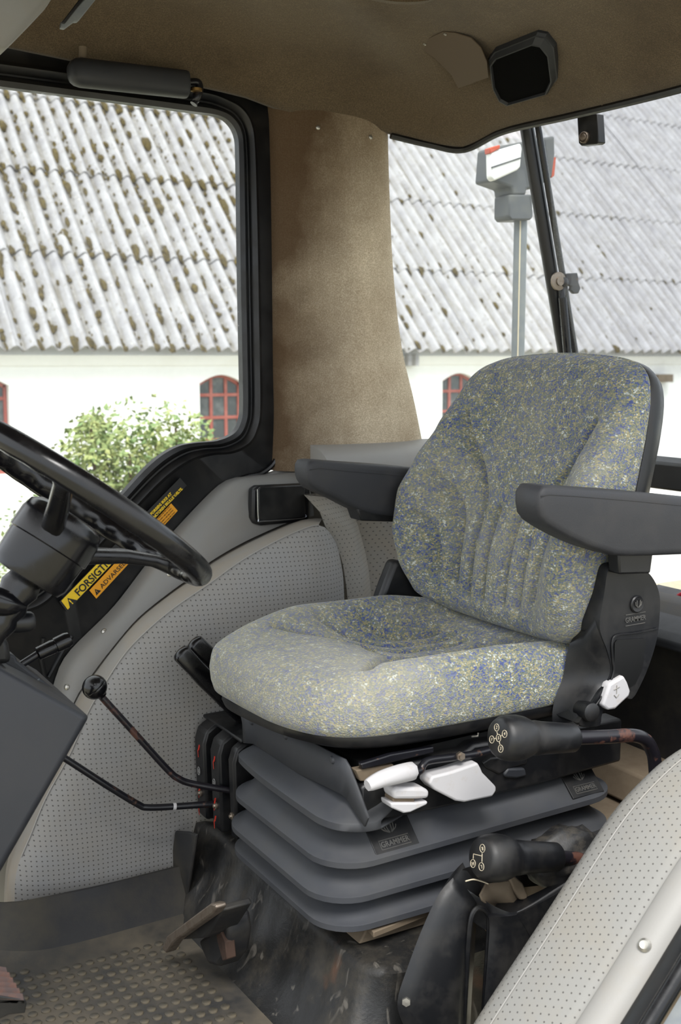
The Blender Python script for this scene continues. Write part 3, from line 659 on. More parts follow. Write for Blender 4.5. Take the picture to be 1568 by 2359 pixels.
# ================================================================== THE SEAT
SY = .05
seat = thing('tractor_seat', (-.2, SY, .05), 'sprung tractor seat in speckled blue and olive fabric with two armrests', 'seat')
def radial(outline, f, nr=56, pw=.8):
    """rings shrinking from an outline to its middle; f(a, b, m) -> point"""
    c = sum(outline, Vector((0, 0, 0))) / len(outline); rings = []
    for i in range(nr + 1):
        m = 1 - i / nr; m = max(m, .004) ** pw
        rings.append([f((c + (p - c) * m).x, (c + (p - c) * m).y, m) for p in outline])
    return rings
def groove(curves, x, y, w, depth):
    d2 = 1e9
    for c in curves:
        for k in range(len(c) - 1):
            ax, ay = c[k]; bx, by = c[k + 1]; ex, ey = bx - ax, by - ay
            t = max(0, min(1, ((x - ax) * ex + (y - ay) * ey) / (ex * ex + ey * ey + 1e-12)))
            q = (x - ax - t * ex) ** 2 + (y - ay - t * ey) ** 2
            if q < d2: d2 = q
    return depth * math.exp(-d2 / (w * w))
def sm2(c): return [(p.x, p.y) for p in cat([V(a, b, 0) for a, b in c], 5)]
# ---- backrest: outline in (s, z)
half = [(0, .497), (.12, .498), (.19, .500), (.228, .512), (.258, .545), (.282, .61), (.292, .68), (.296, .76), (.294, .85), (.290, .92), (.278, .985), (.252, 1.028), (.198, 1.050), (.11, 1.060), (0, 1.064)]
ol = half + [(-a, b) for a, b in half[-2:0:-1]]
OL = resamp(cat([V(a, b, 0) for a, b in ol], 6, True), 260, True)
dtab = [(.5, .0), (.54, .05), (.61, .09), (.68, .115), (.76, .122), (.83, .095), (.9, .055), (.98, .02), (1.06, 0)]
wt = [(.497, .2), (.54, .255), (.61, .282), (.76, .296), (1.0, .288), (1.08, .25)]
lum = []
for s in (-1, 1):
    lum += [sm2([(s * .035, .555), (s * .036, .66), (s * .036, .735)]), sm2([(s * .083, .555), (s * .085, .66), (s * .088, .74), (s * .12, .80), (s * .175, .87), (s * .21, .93)]),
            sm2([(s * .132, .575), (s * .135, .655), (s * .15, .715), (s * .185, .765), (s * .225, .80)])]
lum += [sm2([(.178, .59), (.182, .64), (.2, .685), (.232, .71)])]
def bx(s, z): return .012 + .255 * (z - .5)
def fback(s, z, m):
    w = lerp1(wt, z); k = sstep(.42, 1.0, abs(s) / w)
    x = bx(s, z) - lerp1(dtab, z) * k - .018 * (1 - (s / .3) ** 2) * math.exp(-((z - .66) / .1) ** 2)
    x += .012 * math.exp(-((abs(s) - .16) / .04) ** 2) * sstep(.8, .95, z) * 0
    if m > .8: t = (m - .8) / .2; x += .042 * (1 - math.sqrt(max(0, 1 - t * t)))
    if z < 1.0: x += groove(lum, s, z, .0095, .021)
    return V(x, SY + s, z)
rings = radial(OL, fback, 60)
side = [[V(p.x + (bx(0, p.z) + .05 - p.x) * t, SY + (p.y - SY) * k, .76 + (p.z - .76) * k) for p in rings[0]] for t, k in ((1.0, .975), (.75, .995), (.4, 1.006), (.12, 1.004))]
q = M(); q.loft(side + rings, True, True, True); q.mk('backrest', MT['fabric'], seat, smooth=180)
# black moulded shell behind it
R0 = rings[0]
sh = [[V(bx(0, p.z) + dx, SY + (p.y - SY) * k, .76 + (p.z - .76) * k) for p in R0[::2]] for dx, k in ((.052, .94), (.046, .985), (.052, .997), (.068, .99), (.095, .94), (.105, .8))]
q = M(); q.loft(sh, True, True, True); so_ = q.mk('backrest_shell', MT['black'], seat, smooth=50)
for x, y, w_ in ((1519, 942, 9), (1512, 980, 12)):
    pass
# ---- cushion: outline in (x, s)
oc = [(-.522, 0), (-.522, .12), (-.519, .19), (-.502, .230), (-.46, .246), (-.35, .245), (-.2, .238), (-.06, .240), (.06, .236), (.115, .215), (.13, .15), (.13, 0)]
oc = oc + [(a, -b) for a, b in [(-.520, .06), (-.507, .125), (-.480, .180), (-.432, .216), (-.35, .235), (-.2, .242), (-.06, .242), (.06, .236), (.115, .215), (.13, .15)][::-1]]
OC = resamp(cat([V(a, b, 0) for a, b in oc], 6, True), 280, True)
cg = []
for s in (-1, 1):
    cg += [sm2([(-.02, s * .03), (-.16, s * .032), (-.22, s * .04), (-.27, s * .07), (-.33, s * .125), (-.385, s * .175)]),
           sm2([(-.02, s * .075), (-.13, s * .078), (-.185, s * .09), (-.23, s * .125), (-.285, s * .175)]),
           sm2([(-.02, s * .118), (-.10, s * .122), (-.15, s * .14), (-.185, s * .172)])]
cg += [sm2([(-.235, -.07), (-.262, -.0), (-.235, .07)])]
def fcush(x, s, m):
    z = .499 + .004 * sstep(-.5, -.3, x)
    z += .040 * sstep(.5, .92, abs(s) / .238) * sstep(-.52, -.30, x) * (1 - .5 * sstep(-.12, .05, x)) * (1 if s > 0 else .5)
    z -= .040 * sstep(-.36, -.16, x) * (1 - sstep(.45, .85, abs(s) / .238))
    z -= .008 * sstep(-.42, -.51, x)
    if m > .80:
        t = (m - .80) / .20; z -= (.040 - .018 * sstep(.0, .2, s)) * (1 - math.sqrt(max(0, 1 - t * t)))
    z += .030 * sstep(-.07, .06, x) * (1 - sstep(.45, .85, abs(s) / .238))
    z -= groove(cg, x, s, .0085, .03)
    return V(x, SY + s, z)
rings = radial(OC, fcush, 60)
def bot(p):
    t = sstep(-.2, .24, p.y - SY) * sstep(-.1, -.45, p.x); return .398 - .012 * t
sd_ = []
for h, k, dx in ((0.0, .98, .004), (.05, 1.0, .002), (.3, 1.012, .0), (.6, 1.016, -.001), (.88, 1.008, 0)):
    sd_.append([V(-.2 + (p.x + .2) * k + dx * (1 if p.x < -.3 else 0), SY + (p.y - SY) * k, bot(p) + (p.z - bot(p)) * h) for p in rings[0]])
q = M(); q.loft(sd_ + rings, True, True, True); q.mk('seat_cushion', MT['fabric'], seat, smooth=180)
# loose threads under the front edge
for x, y in ((572, 1606), (640, 1646)):
    a = P(x, y, 'X', -.485); q = M(); q.tube(cat([a, a + V(-.001, .001, -.005), a + V(.001, -.001, -.010), a + V(-.001, .001, -.014)], 4), .0003, 5); q.mk('thread', MT['symbol'], seat)
# ---- black pan under the cushion
PNL = [V(p.x, p.y, 0) for p in resamp(OC, 120, True)]
def panring(k, z, dz): return [V(-.2 + (p.x + .2) * k + .01, SY + p.y * k, z + dz * sstep(-.2, .2, p.y) * sstep(-.1, -.45, p.x)) for p in PNL]
q = M(); q.loft([panring(.74, .362, -.012), panring(.90, .368, -.016), panring(.965, .378, -.022), panring(.98, .394, -.026), panring(.97, .402, -.026)], True, True, True); q.mk('seat_pan', MT['black'], seat, smooth=50)
q = M(); q.box((-.30, SY - .238, .372), (-.30 + .0, SY - .236, .378)) if 0 else q.tube([P(1086, 1697, 'Y', -.186), P(1100, 1696, 'Y', -.186), P(1101, 1688, 'Y', -.186)], .0016, 6); q.mk('clip', MT['screw'], seat)
# ---- suspension bellows
bel = thing('suspension', (-.2, SY, .05)); bel.parent = seat; bel.location = (0, 0, 0)
Y0, Y1 = -.187, .272
def fold(name, xf, zl, rise, inset, y0=Y0, y1=Y1, xr=.19, th=.014, r=.085, zr=.0):
    def rr(d, z): return [V(p.x, p.y, z + zr * sstep(-.35, .2, p.x)) for p in rrect(xf + d, xr - d, y0 + d, y1 - d, max(.02, r - d * .5), 0, 9)]
    q = M(); q.loft([rr(.06, zl - th * .8), rr(.003, zl - th), rr(.0, zl - th * .85), rr(.0, zl - th * .1), rr(.0022, zl), rr(.012, zl + .0035), rr(inset * .55, zl + rise * .5), rr(inset, zl + rise), rr(inset, zl + rise + .01)], True, True, True)
    o = q.mk(name, MT['bellow'], bel, smooth=42); return o
f2 = fold('bellows_fold', -.492, .180, .060, .07, zr=.012)
f3 = fold('bellows_fold', -.502, .118, .046, .055, zr=.004)
f4 = fold('bellows_fold', -.494, .064, .036, .045, r=.08)
FT = bvh(f2)
# front apron above: one broad lip across the front and its upstand with dimples
q = M()
fy = [(Y1 + .0, -.40), (Y1 - .004, -.43), (Y1 - .025, -.463), (Y1 - .06, -.474), (.1, -.482), (-.08, -.482), (-.13, -.478), (-.165, -.462), (-.186, -.43), (-.19, -.395)]
fy = resamp(cat([V(x, y, 0) for y, x in fy], 6), 60)
def apr(d, z, tw=0): return [V(p.x + d, SY + (p.y - SY) * (1 - d * 1.1), z) for p in fy]
q.loft([apr(.055, .243), apr(.003, .236), apr(0, .238), apr(0, .249), apr(.0022, .2505), apr(.02, .258), apr(.045, .270), apr(.064, .283), apr(.068, .287)], closed=False); q.mk('bellows_fold', MT['bellow'], bel, smooth=50, solid=.003)
q = M(); ua = [P(553, 1634, 'X', -.436), P(585, 1640, 'X', -.436), P(700, 1700, 'X', -.436), P(800, 1752, 'X', -.436), P(815, 1790, 'X', -.43), P(850, 1884, 'X', -.432)]; ub = [P(566, 1698, 'X', -.436), P(590, 1700, 'X', -.436), P(690, 1765, 'X', -.436), P(795, 1815, 'X', -.436), P(805, 1825, 'X', -.43), P(845, 1888, 'X', -.432)]
UA = resamp(ua, 30); UB = resamp(ub, 30)
q.loft([UA, [a.lerp(b, .5) for a, b in zip(UA, UB)], [b + V(-.004, 0, -.012) for b in UB]], closed=False)
uo = q.mk('upper_apron', MT['bellow'], bel, smooth=50, solid=.004); UT = bvh(uo)
for x, y in ((582, 1662), (660, 1695), (768, 1750)):
    p, n = hit(UT, x, y)
    if p is None: continue
    d = M(); d.lathe(p - n * .002, n, [(0, .0085), (.0035, .0082), (.0075, .0055), (.0085, .001)], 14); d.mk('dimple', MT['bellow'], bel)
# near side cheek of the suspension with recesses
q = M(); q.prism([V(-.425, -.172, .240), V(-.425, -.172, .310), V(-.36, -.172, .335), V(-.20, -.172, .335), V(-.18, -.172, .345), V(.19, -.172, .335), V(.19, -.172, .245), V(-.02, -.172, .238), V(-.2, -.172, .236)], (0, .05, 0)); q.mk('side_cheek', MT['black'], bel, bevel=.006)
q = M(); q.prism([V(-.41, .20, .235), V(-.41, .20, .345), V(.15, .20, .36), V(.15, .20, .235)], (0, -.34, 0)); q.mk('core', MT['ink'], bel, smooth=0)
q = M(); q.prism([P(820, 1775, 'Y', -.165), P(905, 1760, 'Y', -.165), P(925, 1790, 'Y', -.165), P(900, 1800, 'Y', -.165), P(830, 1800, 'Y', -.165)], (0, .02, 0)); q.mk('dusty_plate', MT['tan'], bel, bevel=.002)
# raised maker's plates on the second fold
for x, y, sz in ((900, 1920, 1), (1338, 1800, .92)):
    p, n = hit(FT, x, y)
    if p is None: continue
    u = V(1, 0, .03); R_, o_ = frame(p, u, n); wv = R_ @ V(0, 1, 0); uv = R_ @ V(1, 0, 0)
    q = M(); q.prism([p + uv * (a * .046 * sz) + wv * (b * .034 * sz) - n * .003 for a, b in ((-1, -1), (1, -1), (1, 1), (-1, 1))], n * .0046); q.mk('maker_plate', MT['black'], bel, bevel=.001)
    q = M()
    c = [p + uv * (a * .031 * sz) + wv * (b * .0085 * sz - .017 * sz) + n * .0018 for a, b in ((-1, -1), (1, -1), (1, 1), (-1, 1), (-1, -1))]; q.tube(c, .0011, 6)
    for s in (-1, 1):
        for k in range(3):
            a0 = p + wv * (.002 * sz) + n * .0018; q.tube(cat([a0 + uv * s * .0015, a0 + uv * s * (.004 + .004 * k) * sz + wv * (.006) * sz, a0 + uv * s * (.005 + .0055 * k) * sz + wv * (.021 - .0045 * k) * sz], 4), .0013 * sz, 5)
    q.mk('emblem', MT['emboss'], bel)
    text('lettering', 'GRAMMER', .0145 * sz, p - wv * .017 * sz + n * .0016, uv, n, MT['emboss'], bel, depth=.0009, bold=.0003, sx=.88)
# ---- recline housing on the near side
YH = -.265
hp_ = [(1400, 1310), (1420, 1300), (1445, 1297), (1480, 1306), (1506, 1332), (1520, 1370), (1520, 1420), (1514, 1470), (1500, 1520), (1480, 1570), (1455, 1612), (1430, 1600), (1400, 1615), (1385, 1650), (1378, 1675), (1332, 1672), (1350, 1640), (1376, 1600), (1400, 1570), (1407, 1540), (1398, 1500), (1383, 1460), (1380, 1430), (1390, 1370)]
HP = resamp(cat([P(x, y, 'Y', YH) for x, y in hp_], 5, True), 120, True)
hc = sum(HP, Vector((0, 0, 0))) / len(HP)
def hr_(k, y): return [V(hc.x + (p.x - hc.x) * k, y, hc.z + (p.z - hc.z) * k) for p in HP]
hs = thing('recline_housing', (0, YH, .4)); hs.parent = seat; hs.location = V(0, YH, .4) - wloc(seat)
q = M(); q.loft([hr_(.99, YH + .075), hr_(1.0, YH + .05), hr_(1.0, YH + .006), hr_(.985, YH)], True, True, True); q.mk('cover', MT['black'], hs, smooth=40)
# concave front flank joining cover and cushion
fl1 = [(1398, 1318), (1390, 1365), (1382, 1430), (1384, 1462), (1399, 1505), (1406, 1540), (1400, 1572), (1374, 1604), (1350, 1640), (1330, 1676)]
fl2 = [(1352, 1400), (1345, 1420), (1330, 1455), (1314, 1478), (1305, 1510), (1296, 1560), (1285, 1590), (1277, 1612), (1272, 1640), (1272, 1670)]
FA = resamp(cat([P(x, y, 'Y', YH + .002) for x, y in fl1], 5), 40); FB = resamp(cat([P(x, y, 'Y', -.196) for x, y in fl2], 5), 40)
q = M(); q.loft([[p + V(.03, .03, 0) for p in FA], FA, [a.lerp(b, .25) + V(-.006, -.004, 0) for a, b in zip(FA, FB)], [a.lerp(b, .6) + V(.004, 0, 0) for a, b in zip(FA, FB)], FB, [p + V(.05, .02, 0) for p in FB]], closed=False); q.mk('flank', MT['black'], hs, smooth=60)
q = M(); rc = [P(x, y, 'Y', YH - .001) for x, y in [(1414, 1482), (1420, 1474), (1482, 1470), (1486, 1478), (1478, 1540), (1462, 1575), (1440, 1585), (1412, 1580)]]; q.prism(rc, (0, -.0015, 0)); q.mk('recess', MT['ink'], hs, bevel=.0)
q = M(); q.tube([p + V(0, -.001, 0) for p in cat([P(x, y, 'Y', YH - .001) for x, y in [(1512, 1448), (1460, 1458), (1420, 1463), (1409, 1480), (1410, 1520), (1412, 1550), (1395, 1590), (1360, 1640)]], 6)], .0022, 6); q.mk('moulded_edge', MT['black'], hs)
p = P(1465, 1391, 'Y', YH); q = M(); q.lathe(p, (0, -1, 0), [(-.002, .0165), (.003, .0165), (.005, .0145), (.0042, .0125), (.0045, .001)], 24); q.mk('round_badge', MT['black'], hs)
q = M()
for s in (-1, 1):
    for k in range(2): q.tube([p + V(s * .001, -.0058, -.006), p + V(s * (.004 + .003 * k), -.0058, -.001), p + V(s * (.004 + .0035 * k), -.0058, .008 - .003 * k)], .0011, 5)
q.mk('emblem', MT['emboss'], hs)
o_ = P(1463, 1426, 'Y', YH - .0008); e_ = (P(1493, 1421, 'Y', YH) - P(1435, 1431, 'Y', YH)).normalized()
text('lettering', 'GRAMMER', .0135, o_, e_, (0, -1, 0), MT['emboss'], hs, depth=.0009, bold=.0002, sx=.82)
q = M()
for dz in (.0105, -.0105): q.tube([o_ + e_ * -.025 + V(0, 0, dz), o_ + e_ * .025 + V(0, 0, dz)], .0009, 5)
q.mk('badge_line', MT['emboss'], hs)
q = M(); wl_ = [P(x, y, 'Y', YH - .012) for x, y in [(1437, 1556), (1446, 1572), (1453, 1592), (1450, 1604), (1418, 1634), (1400, 1637), (1388, 1626), (1404, 1576)]]; q.prism(wl_, (0, .022, 0)); rl = q.mk('recline_lever', MT['white'], seat, bevel=.006, bseg=3)
q = M(); a = P(1420, 1593, 'Y', YH - .0128); q.tube([a + V(-.007, 0, .004), a + V(.007, 0, .008)], .0009, 5).tube([a + V(0, 0, .012), a + V(0, 0, -.004)], .0009, 5).tube([a + V(-.006, 0, -.006), a + V(0, 0, -.012), a + V(.006, 0, -.006)], .0009, 5); q.mk('lever_arrow', MT['lgrey'], rl)
p = P(1362, 1643, 'Y', YH - .006); q = M(); q.lathe(p + V(0, .03, 0), (-.1, -1, .1), [(0, .017), (.03, .0185), (.036, .017), (.039, .012), (.0395, .001)], 24); q.mk('pivot_cap', MT['black'], hs)
# ---- armrests
def armrest(y0, y1, pts, ref, label, seam):
    a = thing('armrest', V(0, (y0 + y1) / 2, .78)); a.parent = seat; a.location = V(0, (y0 + y1) / 2, .78) - wloc(seat); a['label'] = label
    O = resamp(cat([P(x, y, 'Y', ref) for x, y in pts], 5, True), 90, True); O = [V(p.x, 0, p.z) for p in O]
    c = sum(O, Vector((0, 0, 0))) / len(O)
    def rg(inset, y):
        r = []
        for i, p in enumerate(O):
            t = (O[(i + 1) % 90] - O[i - 1]).normalized(); nn = V(-t.z, 0, t.x)
            if nn.dot(p - c) < 0: nn = -nn
            r.append(V(p.x, y, p.z) - nn * inset)
        return r
    q = M(); q.loft([rg(.014, y0 + .0005), rg(.006, y0 + .002), rg(.002, y0 + .006), rg(0, y0 + .013), rg(0, y1 - .013), rg(.002, y1 - .006), rg(.006, y1 - .002), rg(.014, y1 - .0005)], True, True, True)
    q.mk('pad', MT['charcoal'], a, smooth=70)
    s = M(); s.tube([P(x, y, 'Y', y0 + .0008) for x, y in seam], .0011, 5); s.mk('seam', MT['charcoal'], a)
    return a, c
na, ncen = armrest(-.318, -.245, [(1242, 1166), (1245, 1130), (1262, 1120), (1330, 1125), (1460, 1134), (1600, 1148), (1900, 1180), (1960, 1215), (1900, 1255), (1700, 1272), (1560, 1280), (1440, 1283), (1400, 1275), (1350, 1258), (1296, 1232), (1258, 1208), (1247, 1194)], -.318, 'near dark vinyl armrest', [(1246, 1143), (1265, 1140), (1320, 1143), (1460, 1154), (1600, 1168), (1850, 1196)])
q = M(); q.prism([V(P(x, y, 'Y', -.285).x, -.262, P(x, y, 'Y', -.285).z) for x, y in [(1418, 1262), (1500, 1262), (1492, 1320), (1420, 1322)]], (0, -.03, 0)); q.mk('bracket', MT['black'], na, bevel=.004)
fa, fcen = armrest(.365, .435, [(708, 1086), (711, 1068), (726, 1061), (800, 1066), (900, 1073), (1010, 1084), (1100, 1096), (1120, 1140), (1060, 1180), (960, 1194), (880, 1190), (830, 1178), (778, 1152), (730, 1130), (712, 1110)], .365, 'far dark vinyl armrest', [(712, 1083), (735, 1079), (800, 1086), (900, 1094), (1000, 1104)])
q = M(); q.prism([V(P(x, y, 'Y', .37).x, .42, P(x, y, 'Y', .37).z) for x, y in [(822, 1172), (960, 1180), (960, 1204), (832, 1200)]], (0, -.05, 0)); q.mk('bracket', MT['black'], fa, bevel=.003)
# far side cover, seen between arch and cushion
q = M(); fsd = [P(x, y, 'Y', .31) for x, y in [(910, 1290), (960, 1300), (1010, 1400), (1000, 1500), (900, 1480), (868, 1400), (890, 1340)]]; q.prism(fsd, (0, .04, 0)); q.mk('far_cover', MT['black'], seat, bevel=.012, bseg=3)
# ---- white adjusters and their rod
def pr(name, pts, y, th, m, bevel, parent=seat, bseg=3):
    q = M(); q.prism([P(a, b, 'Y', y) for a, b in pts], (0, th, 0)); return q.mk(name, m, parent, bevel=bevel, bseg=bseg)
q = M(); pts = cat([P(846, 1810, 'Y', -.235), P(878, 1795, 'Y', -.232), P(915, 1784, 'Y', -.225), P(948, 1776, 'Y', -.215)], 5)
q.tube(pts, [.010, .0115, .0125, .0135, .0142, .0150, .0155, .0160, .0165, .0168, .0170, .0172, .0174, .0174, .0170, .0160], 8); q.mk('height_lever', MT['white'], seat, smooth=50)
q = M(); q.tube(cat([P(950, 1780, 'Y', -.215), P(968, 1775, 'Y', -.21), P(974, 1762, 'Y', -.205), P(990, 1752, 'Y', -.2), P(1050, 1744, 'Y', -.197), P(1100, 1736, 'Y', -.195), P(1150, 1722, 'Y', -.19)], 6), .0072, 10); hr2 = q.mk('adjuster_rod', MT['black_rod'], seat)
q = M(); q.lathe(P(1060, 1742, 'Y', -.206), (-.2, -1, .1), [(-.003, .0085), (.004, .0085), (.004, .005), (.008, .005), (.008, .001)], 6); q.mk('nut', MT['steel'], hr2, smooth=30)
q = M(); kp = [(988, 1806), (995, 1789), (1040, 1778), (1101, 1757), (1108, 1770), (1112, 1780), (1143, 1812), (1144, 1822), (1135, 1836), (1070, 1849), (1050, 1846), (1000, 1820)]
pr('slide_handle', kp, -.215, .035, MT['white'], .009)
q = M(); q.tube([P(1022, 1796, 'Y', -.2185), P(1115, 1784, 'Y', -.2185)], .004, 8); 
pr('weight_knob', [(903, 1822), (915, 1814), (975, 1815), (990, 1822), (988, 1840), (960, 1842), (908, 1842)], -.225, .035, MT['white'], .006)
pr('weight_knob', [(900, 1850), (958, 1850), (986, 1846), (984, 1854), (945, 1872), (930, 1874), (902, 1862)], -.225, .035, MT['white'], .005)
pr('knob_hub', [(905, 1838), (955, 1838), (955, 1853), (905, 1853)], -.218, .028, MT['tan'], .002)
q = M(); q.prism([P(x, y, 'Y', -.178) for x, y in [(1160, 1785), (1170, 1770), (1210, 1770), (1214, 1788), (1190, 1794), (1165, 1792)]], (0, .01, 0)); q.mk('tilt_button', MT['dash'], seat, bevel=.004)
pr('rod_guide', [(1110, 1758), (1130, 1745), (1215, 1738), (1215, 1760), (1180, 1770), (1150, 1785), (1120, 1770)], -.176, .01, MT['black'], .004)
pr('frame_rail', [(830, 1760), (900, 1738), (1000, 1720), (1000, 1735), (905, 1757), (835, 1774)], -.17, .012, MT['black_rod'], .003)
# ================================================================== STEERING, DASH, LEVERS
# ---- steering wheel
sc_ = V(-.879, -.078, .837); T = .643; WR = .22
sn = V(math.sin(T), 0, math.cos(T)); su = V(0, 1, 0).cross(sn).normalized(); sv_ = sn.cross(su)
def sw(a, r, h=0): return sc_ + (su * math.cos(a) + sv_ * math.sin(a)) * r + sn * h
wheel = thing('steering_wheel', sc_ - sn * .06, 'black three-spoke steering wheel with finger grips, tilted at the left', 'steering wheel')
nA, nS = 320, 16; rings = []
for i in range(nA):
    a = 2 * math.pi * i / nA; ring = []
    for k in range(nS):
        b = 2 * math.pi * k / nS; rr = .0188
        g = 0
        wgt = max(0, math.cos(b - 3.6)); rr -= .0042 * wgt ** 2 * (.5 + .5 * math.cos(a * 30))
        ring.append(sw(a, WR + rr * math.cos(b), rr * math.sin(b)))
    rings.append(ring)
q = M(); vs = [p for r in rings for p in r]; fs = [(i * nS + k, i * nS + (k + 1) % nS, ((i + 1) % nA) * nS + (k + 1) % nS, ((i + 1) % nA) * nS + k) for i in range(nA) for k in range(nS)]
q.add(vs, fs); q.mk('rim', MT['blackgloss'], wheel, smooth=180)
q = M(); q.lathe(sc_, sn, [(-.15, .02), (-.147, .056), (-.135, .062), (-.09, .064), (-.088, .067), (-.055, .067), (-.038, .062), (-.030, .050), (-.028, .001)], 28); q.mk('hub', MT['blackgloss'], wheel, smooth=40)
# ---- spokes (angles found from where they meet the rim)
def spoke(a, w0, w1, h0=-.05, h1=-.004):
    q = M(); t = V(0, 0, 0); rg = []
    tang = (-su * math.sin(a) + sv_ * math.cos(a))
    for r, h, w, th in ((.03, h0 - .02, w0, .016), (.07, h0 - .008, w0, .014), (.13, h0 * .6, (w0 + w1) * .5, .012), (.185, h1 - .006, w1, .0105), (.205, h1, w1 * 1.35, .0125), (.218, h1 + .002, w1 * 1.9, .0115)):
        c = sw(a, r, h); ring = []
        for k in range(14):
            b = 2 * math.pi * k / 14; cx, cy = math.cos(b), math.sin(b)
            ring.append(c + tang * w * math.copysign(abs(cx) ** .6, cx) + sn * th * math.copysign(abs(cy) ** .6, cy))
        rg.append(ring)
    q.loft(rg); q.mk('spoke', MT['blackgloss'], wheel, smooth=70)
def ang_at(x, y):
    best = min(range(720), key=lambda i: (lambda p: (p[0] - x) ** 2 + (p[1] - y) ** 2)(px(sw(math.radians(i / 2), WR))))
    return math.radians(best / 2)
aN = math.radians(243)
spoke(aN, .017, .0135); aT = math.radians(17); spoke(aT, .019, .016, -.06, -.008); # ---- column with its stalks
col = thing('steering_column', sc_ - sn * .32, 'black steering column with gaiter and stalk switches under the wheel', 'steering column')
q = M(); q.lathe(sc_ - sn * .42, sn, [(0, .030), (.1, .030), (.16, .026), (.18, .026), (.20, .031), (.21, .026), (.225, .031), (.24, .026), (.255, .031), (.272, .026)], 24); q.mk('shroud', MT['blackgloss'], col, smooth=50)
hb = sc_ - sn * .20
q = M(); q.tube(cat([P(-60, 1370, 'Y', -.10), P(-10, 1385, 'Y', -.10), P(30, 1395, 'Y', -.10), P(60, 1399, 'Y', -.10)], 4), [.022] * 5 + [.021, .020, .018, .015, .012, .008, .005, .003], 12); q.mk('stalk', MT['blackgloss'], col)
q = M(); q.tube(cat([P(-60, 1420, 'Y', -.06), P(0, 1432, 'Y', -.06), P(40, 1434, 'Y', -.06), P(78, 1430, 'Y', -.06)], 4), [.013] * 4 + [.0145, .016, .0165, .0165, .0165, .0165, .0165, .0155, .012], 12); q.mk('stalk', MT['black'], col)
q = M(); q.prism([P(x, y, 'Y', -.02) for x, y in [(-80, 1460), (20, 1470), (30, 1530), (-80, 1540)]], (0, .12, 0)); q.mk('column_foot', MT['black'], col, bevel=.01)
# ---- dash console: a moulded box whose rear edge leans forward going down
dash = thing('dash_console', (-1.05, .0, FZ), 'large dark grey moulded dash console at the lower left', 'console')
YC = -.10
o1 = [P(x, y, 'Y', YC) for x, y in [(205, 1657), (0, 2032)]]
e = (o1[1] - o1[0]).normalized()
A = o1[0]; B = o1[0] + e * .80
Tt = P(0, 1543, 'Y', YC) - A; Tt = Tt / Tt.length
C1 = A + Tt * .42
m1 = P(0, 1697, 'Y', YC) - A; m1 = m1.normalized()
D1 = A + m1 * .45
yw = .36
q = M()
def band(p, dx, dy): return V(p.x + dx, p.y + dy, p.z)
# upper facet, lower facet and rounded rear edge
pv = V(.0, 0, 0)
top = [C1, A]; 
vs = [C1 + V(0, .05, .0), A + V(.0, .008, 0), D1 + V(0, -.02, 0), B + V(-.03, -.0, 0), B + V(-.40, -.03, 0), D1 + V(-.1, -.03, 0), A + V(.012, .035, -.005), B + V(.0, .045, 0), A + V(.012, yw - .03, -.005), B + V(0, yw, 0), C1 + V(0, yw, 0)]
q.add(vs, [(0, 1, 2), (1, 3, 4, 2), (1, 6, 7, 3), (6, 8, 9, 7), (0, 10, 8, 6, 1), (0, 2, 5)])
q.mk('side_panel', MT['dash'], dash, smooth=30, bevel=.008, bseg=3)
q = M(); tp = [P(x, y, 'Y', .06) for x, y in [(-120, 1430), (0, 1488), (13, 1493), (19, 1505), (37, 1511), (39, 1522), (137, 1597), (196, 1644), (196, 1668), (-120, 1560)]]; q.prism(tp, (0, .16, 0)); q.mk('top_cover', MT['dash'], dash, bevel=.005)
q = M(); q.tube([P(66, 1577, 'Y', .0585), P(91, 1564, 'Y', .0585)], .0012, 5); q.mk('joint', MT['postgrey'], dash)
q = M(); q.prism([P(x, y, 'Y', -.03) for x, y in [(-40, 1462), (-5, 1468), (9, 1478), (2, 1489), (-40, 1492)]], (0, .02, 0)); q.mk('pale_switch', MT['white'], dash, bevel=.004)
sl_ = thing('dash_lever', P(60, 1535, 'Y', .12), 'small lever with dark sleeve grip rising behind the dash console', 'lever')
a, b, c = P(10, 1556, 'Y', .12), P(90, 1505, 'Y', .12), P(155, 1474, 'Y', .12)
q = M(); q.tube([a - (b - a) * .3, b], .0068, 10); q.mk('rod', MT['black_rod'], sl_)
d = (c - b).normalized(); q = M(); q.lathe(b - d * .004, d, [(0, .009), (.002, .0115), (.03, .0125), (.031, .0118), (.034, .0118), (.035, .0135), (.055, .0140), (.062, .012), (.064, .001)], 18); q.mk('grip', MT['blackgloss'], sl_)
# ---- hydraulic lever box on the far side of the seat platform
XB = -.475
box = thing('lever_box', (XB + .1, .34, .0), 'black slotted lever box with red marks beside the far wheel arch', 'control box')
yA, yB_ = P(414, 1750, 'X', XB).y, max(.279, P(556, 1800, 'X', XB).y)
zt0 = P(440, 1655, 'X', XB).z; zb0 = P(425, 1930, 'X', XB).z
sl = [(yA - (yA - yB_) * f) for f in (0, .20, .32, .52, .64, .82, 1.0)]
def wedge(y0, y1, z0, z1, xf, name='rib'):
    q = M(); q.prism([V(xf + .005, y0, z0), V(xf, y0, z1 - .04), V(xf + .008, y0, z1 - .014), V(xf + .03, y0, z1), V(xf + .13, y0, z1), V(xf + .13, y0, z0)], (0, y1 - y0, 0)); return q.mk(name, MT['black'], box, bevel=.006)
zb = .047
ribs = []
for a, b in ((sl[0] + .004, sl[1]), (sl[2], sl[3]), (sl[4], sl[5])): ribs.append((a, b)); wedge(a, b, zb, zt0, XB)
wedge(sl[5] - .018, sl[6], zb, zt0 - .004, XB + .012, 'end_panel')
q = M(); q.box((XB + .055, sl[6], zb), (XB + .128, sl[0], zt0 - .012)); q.mk('core', MT['ink'], box)
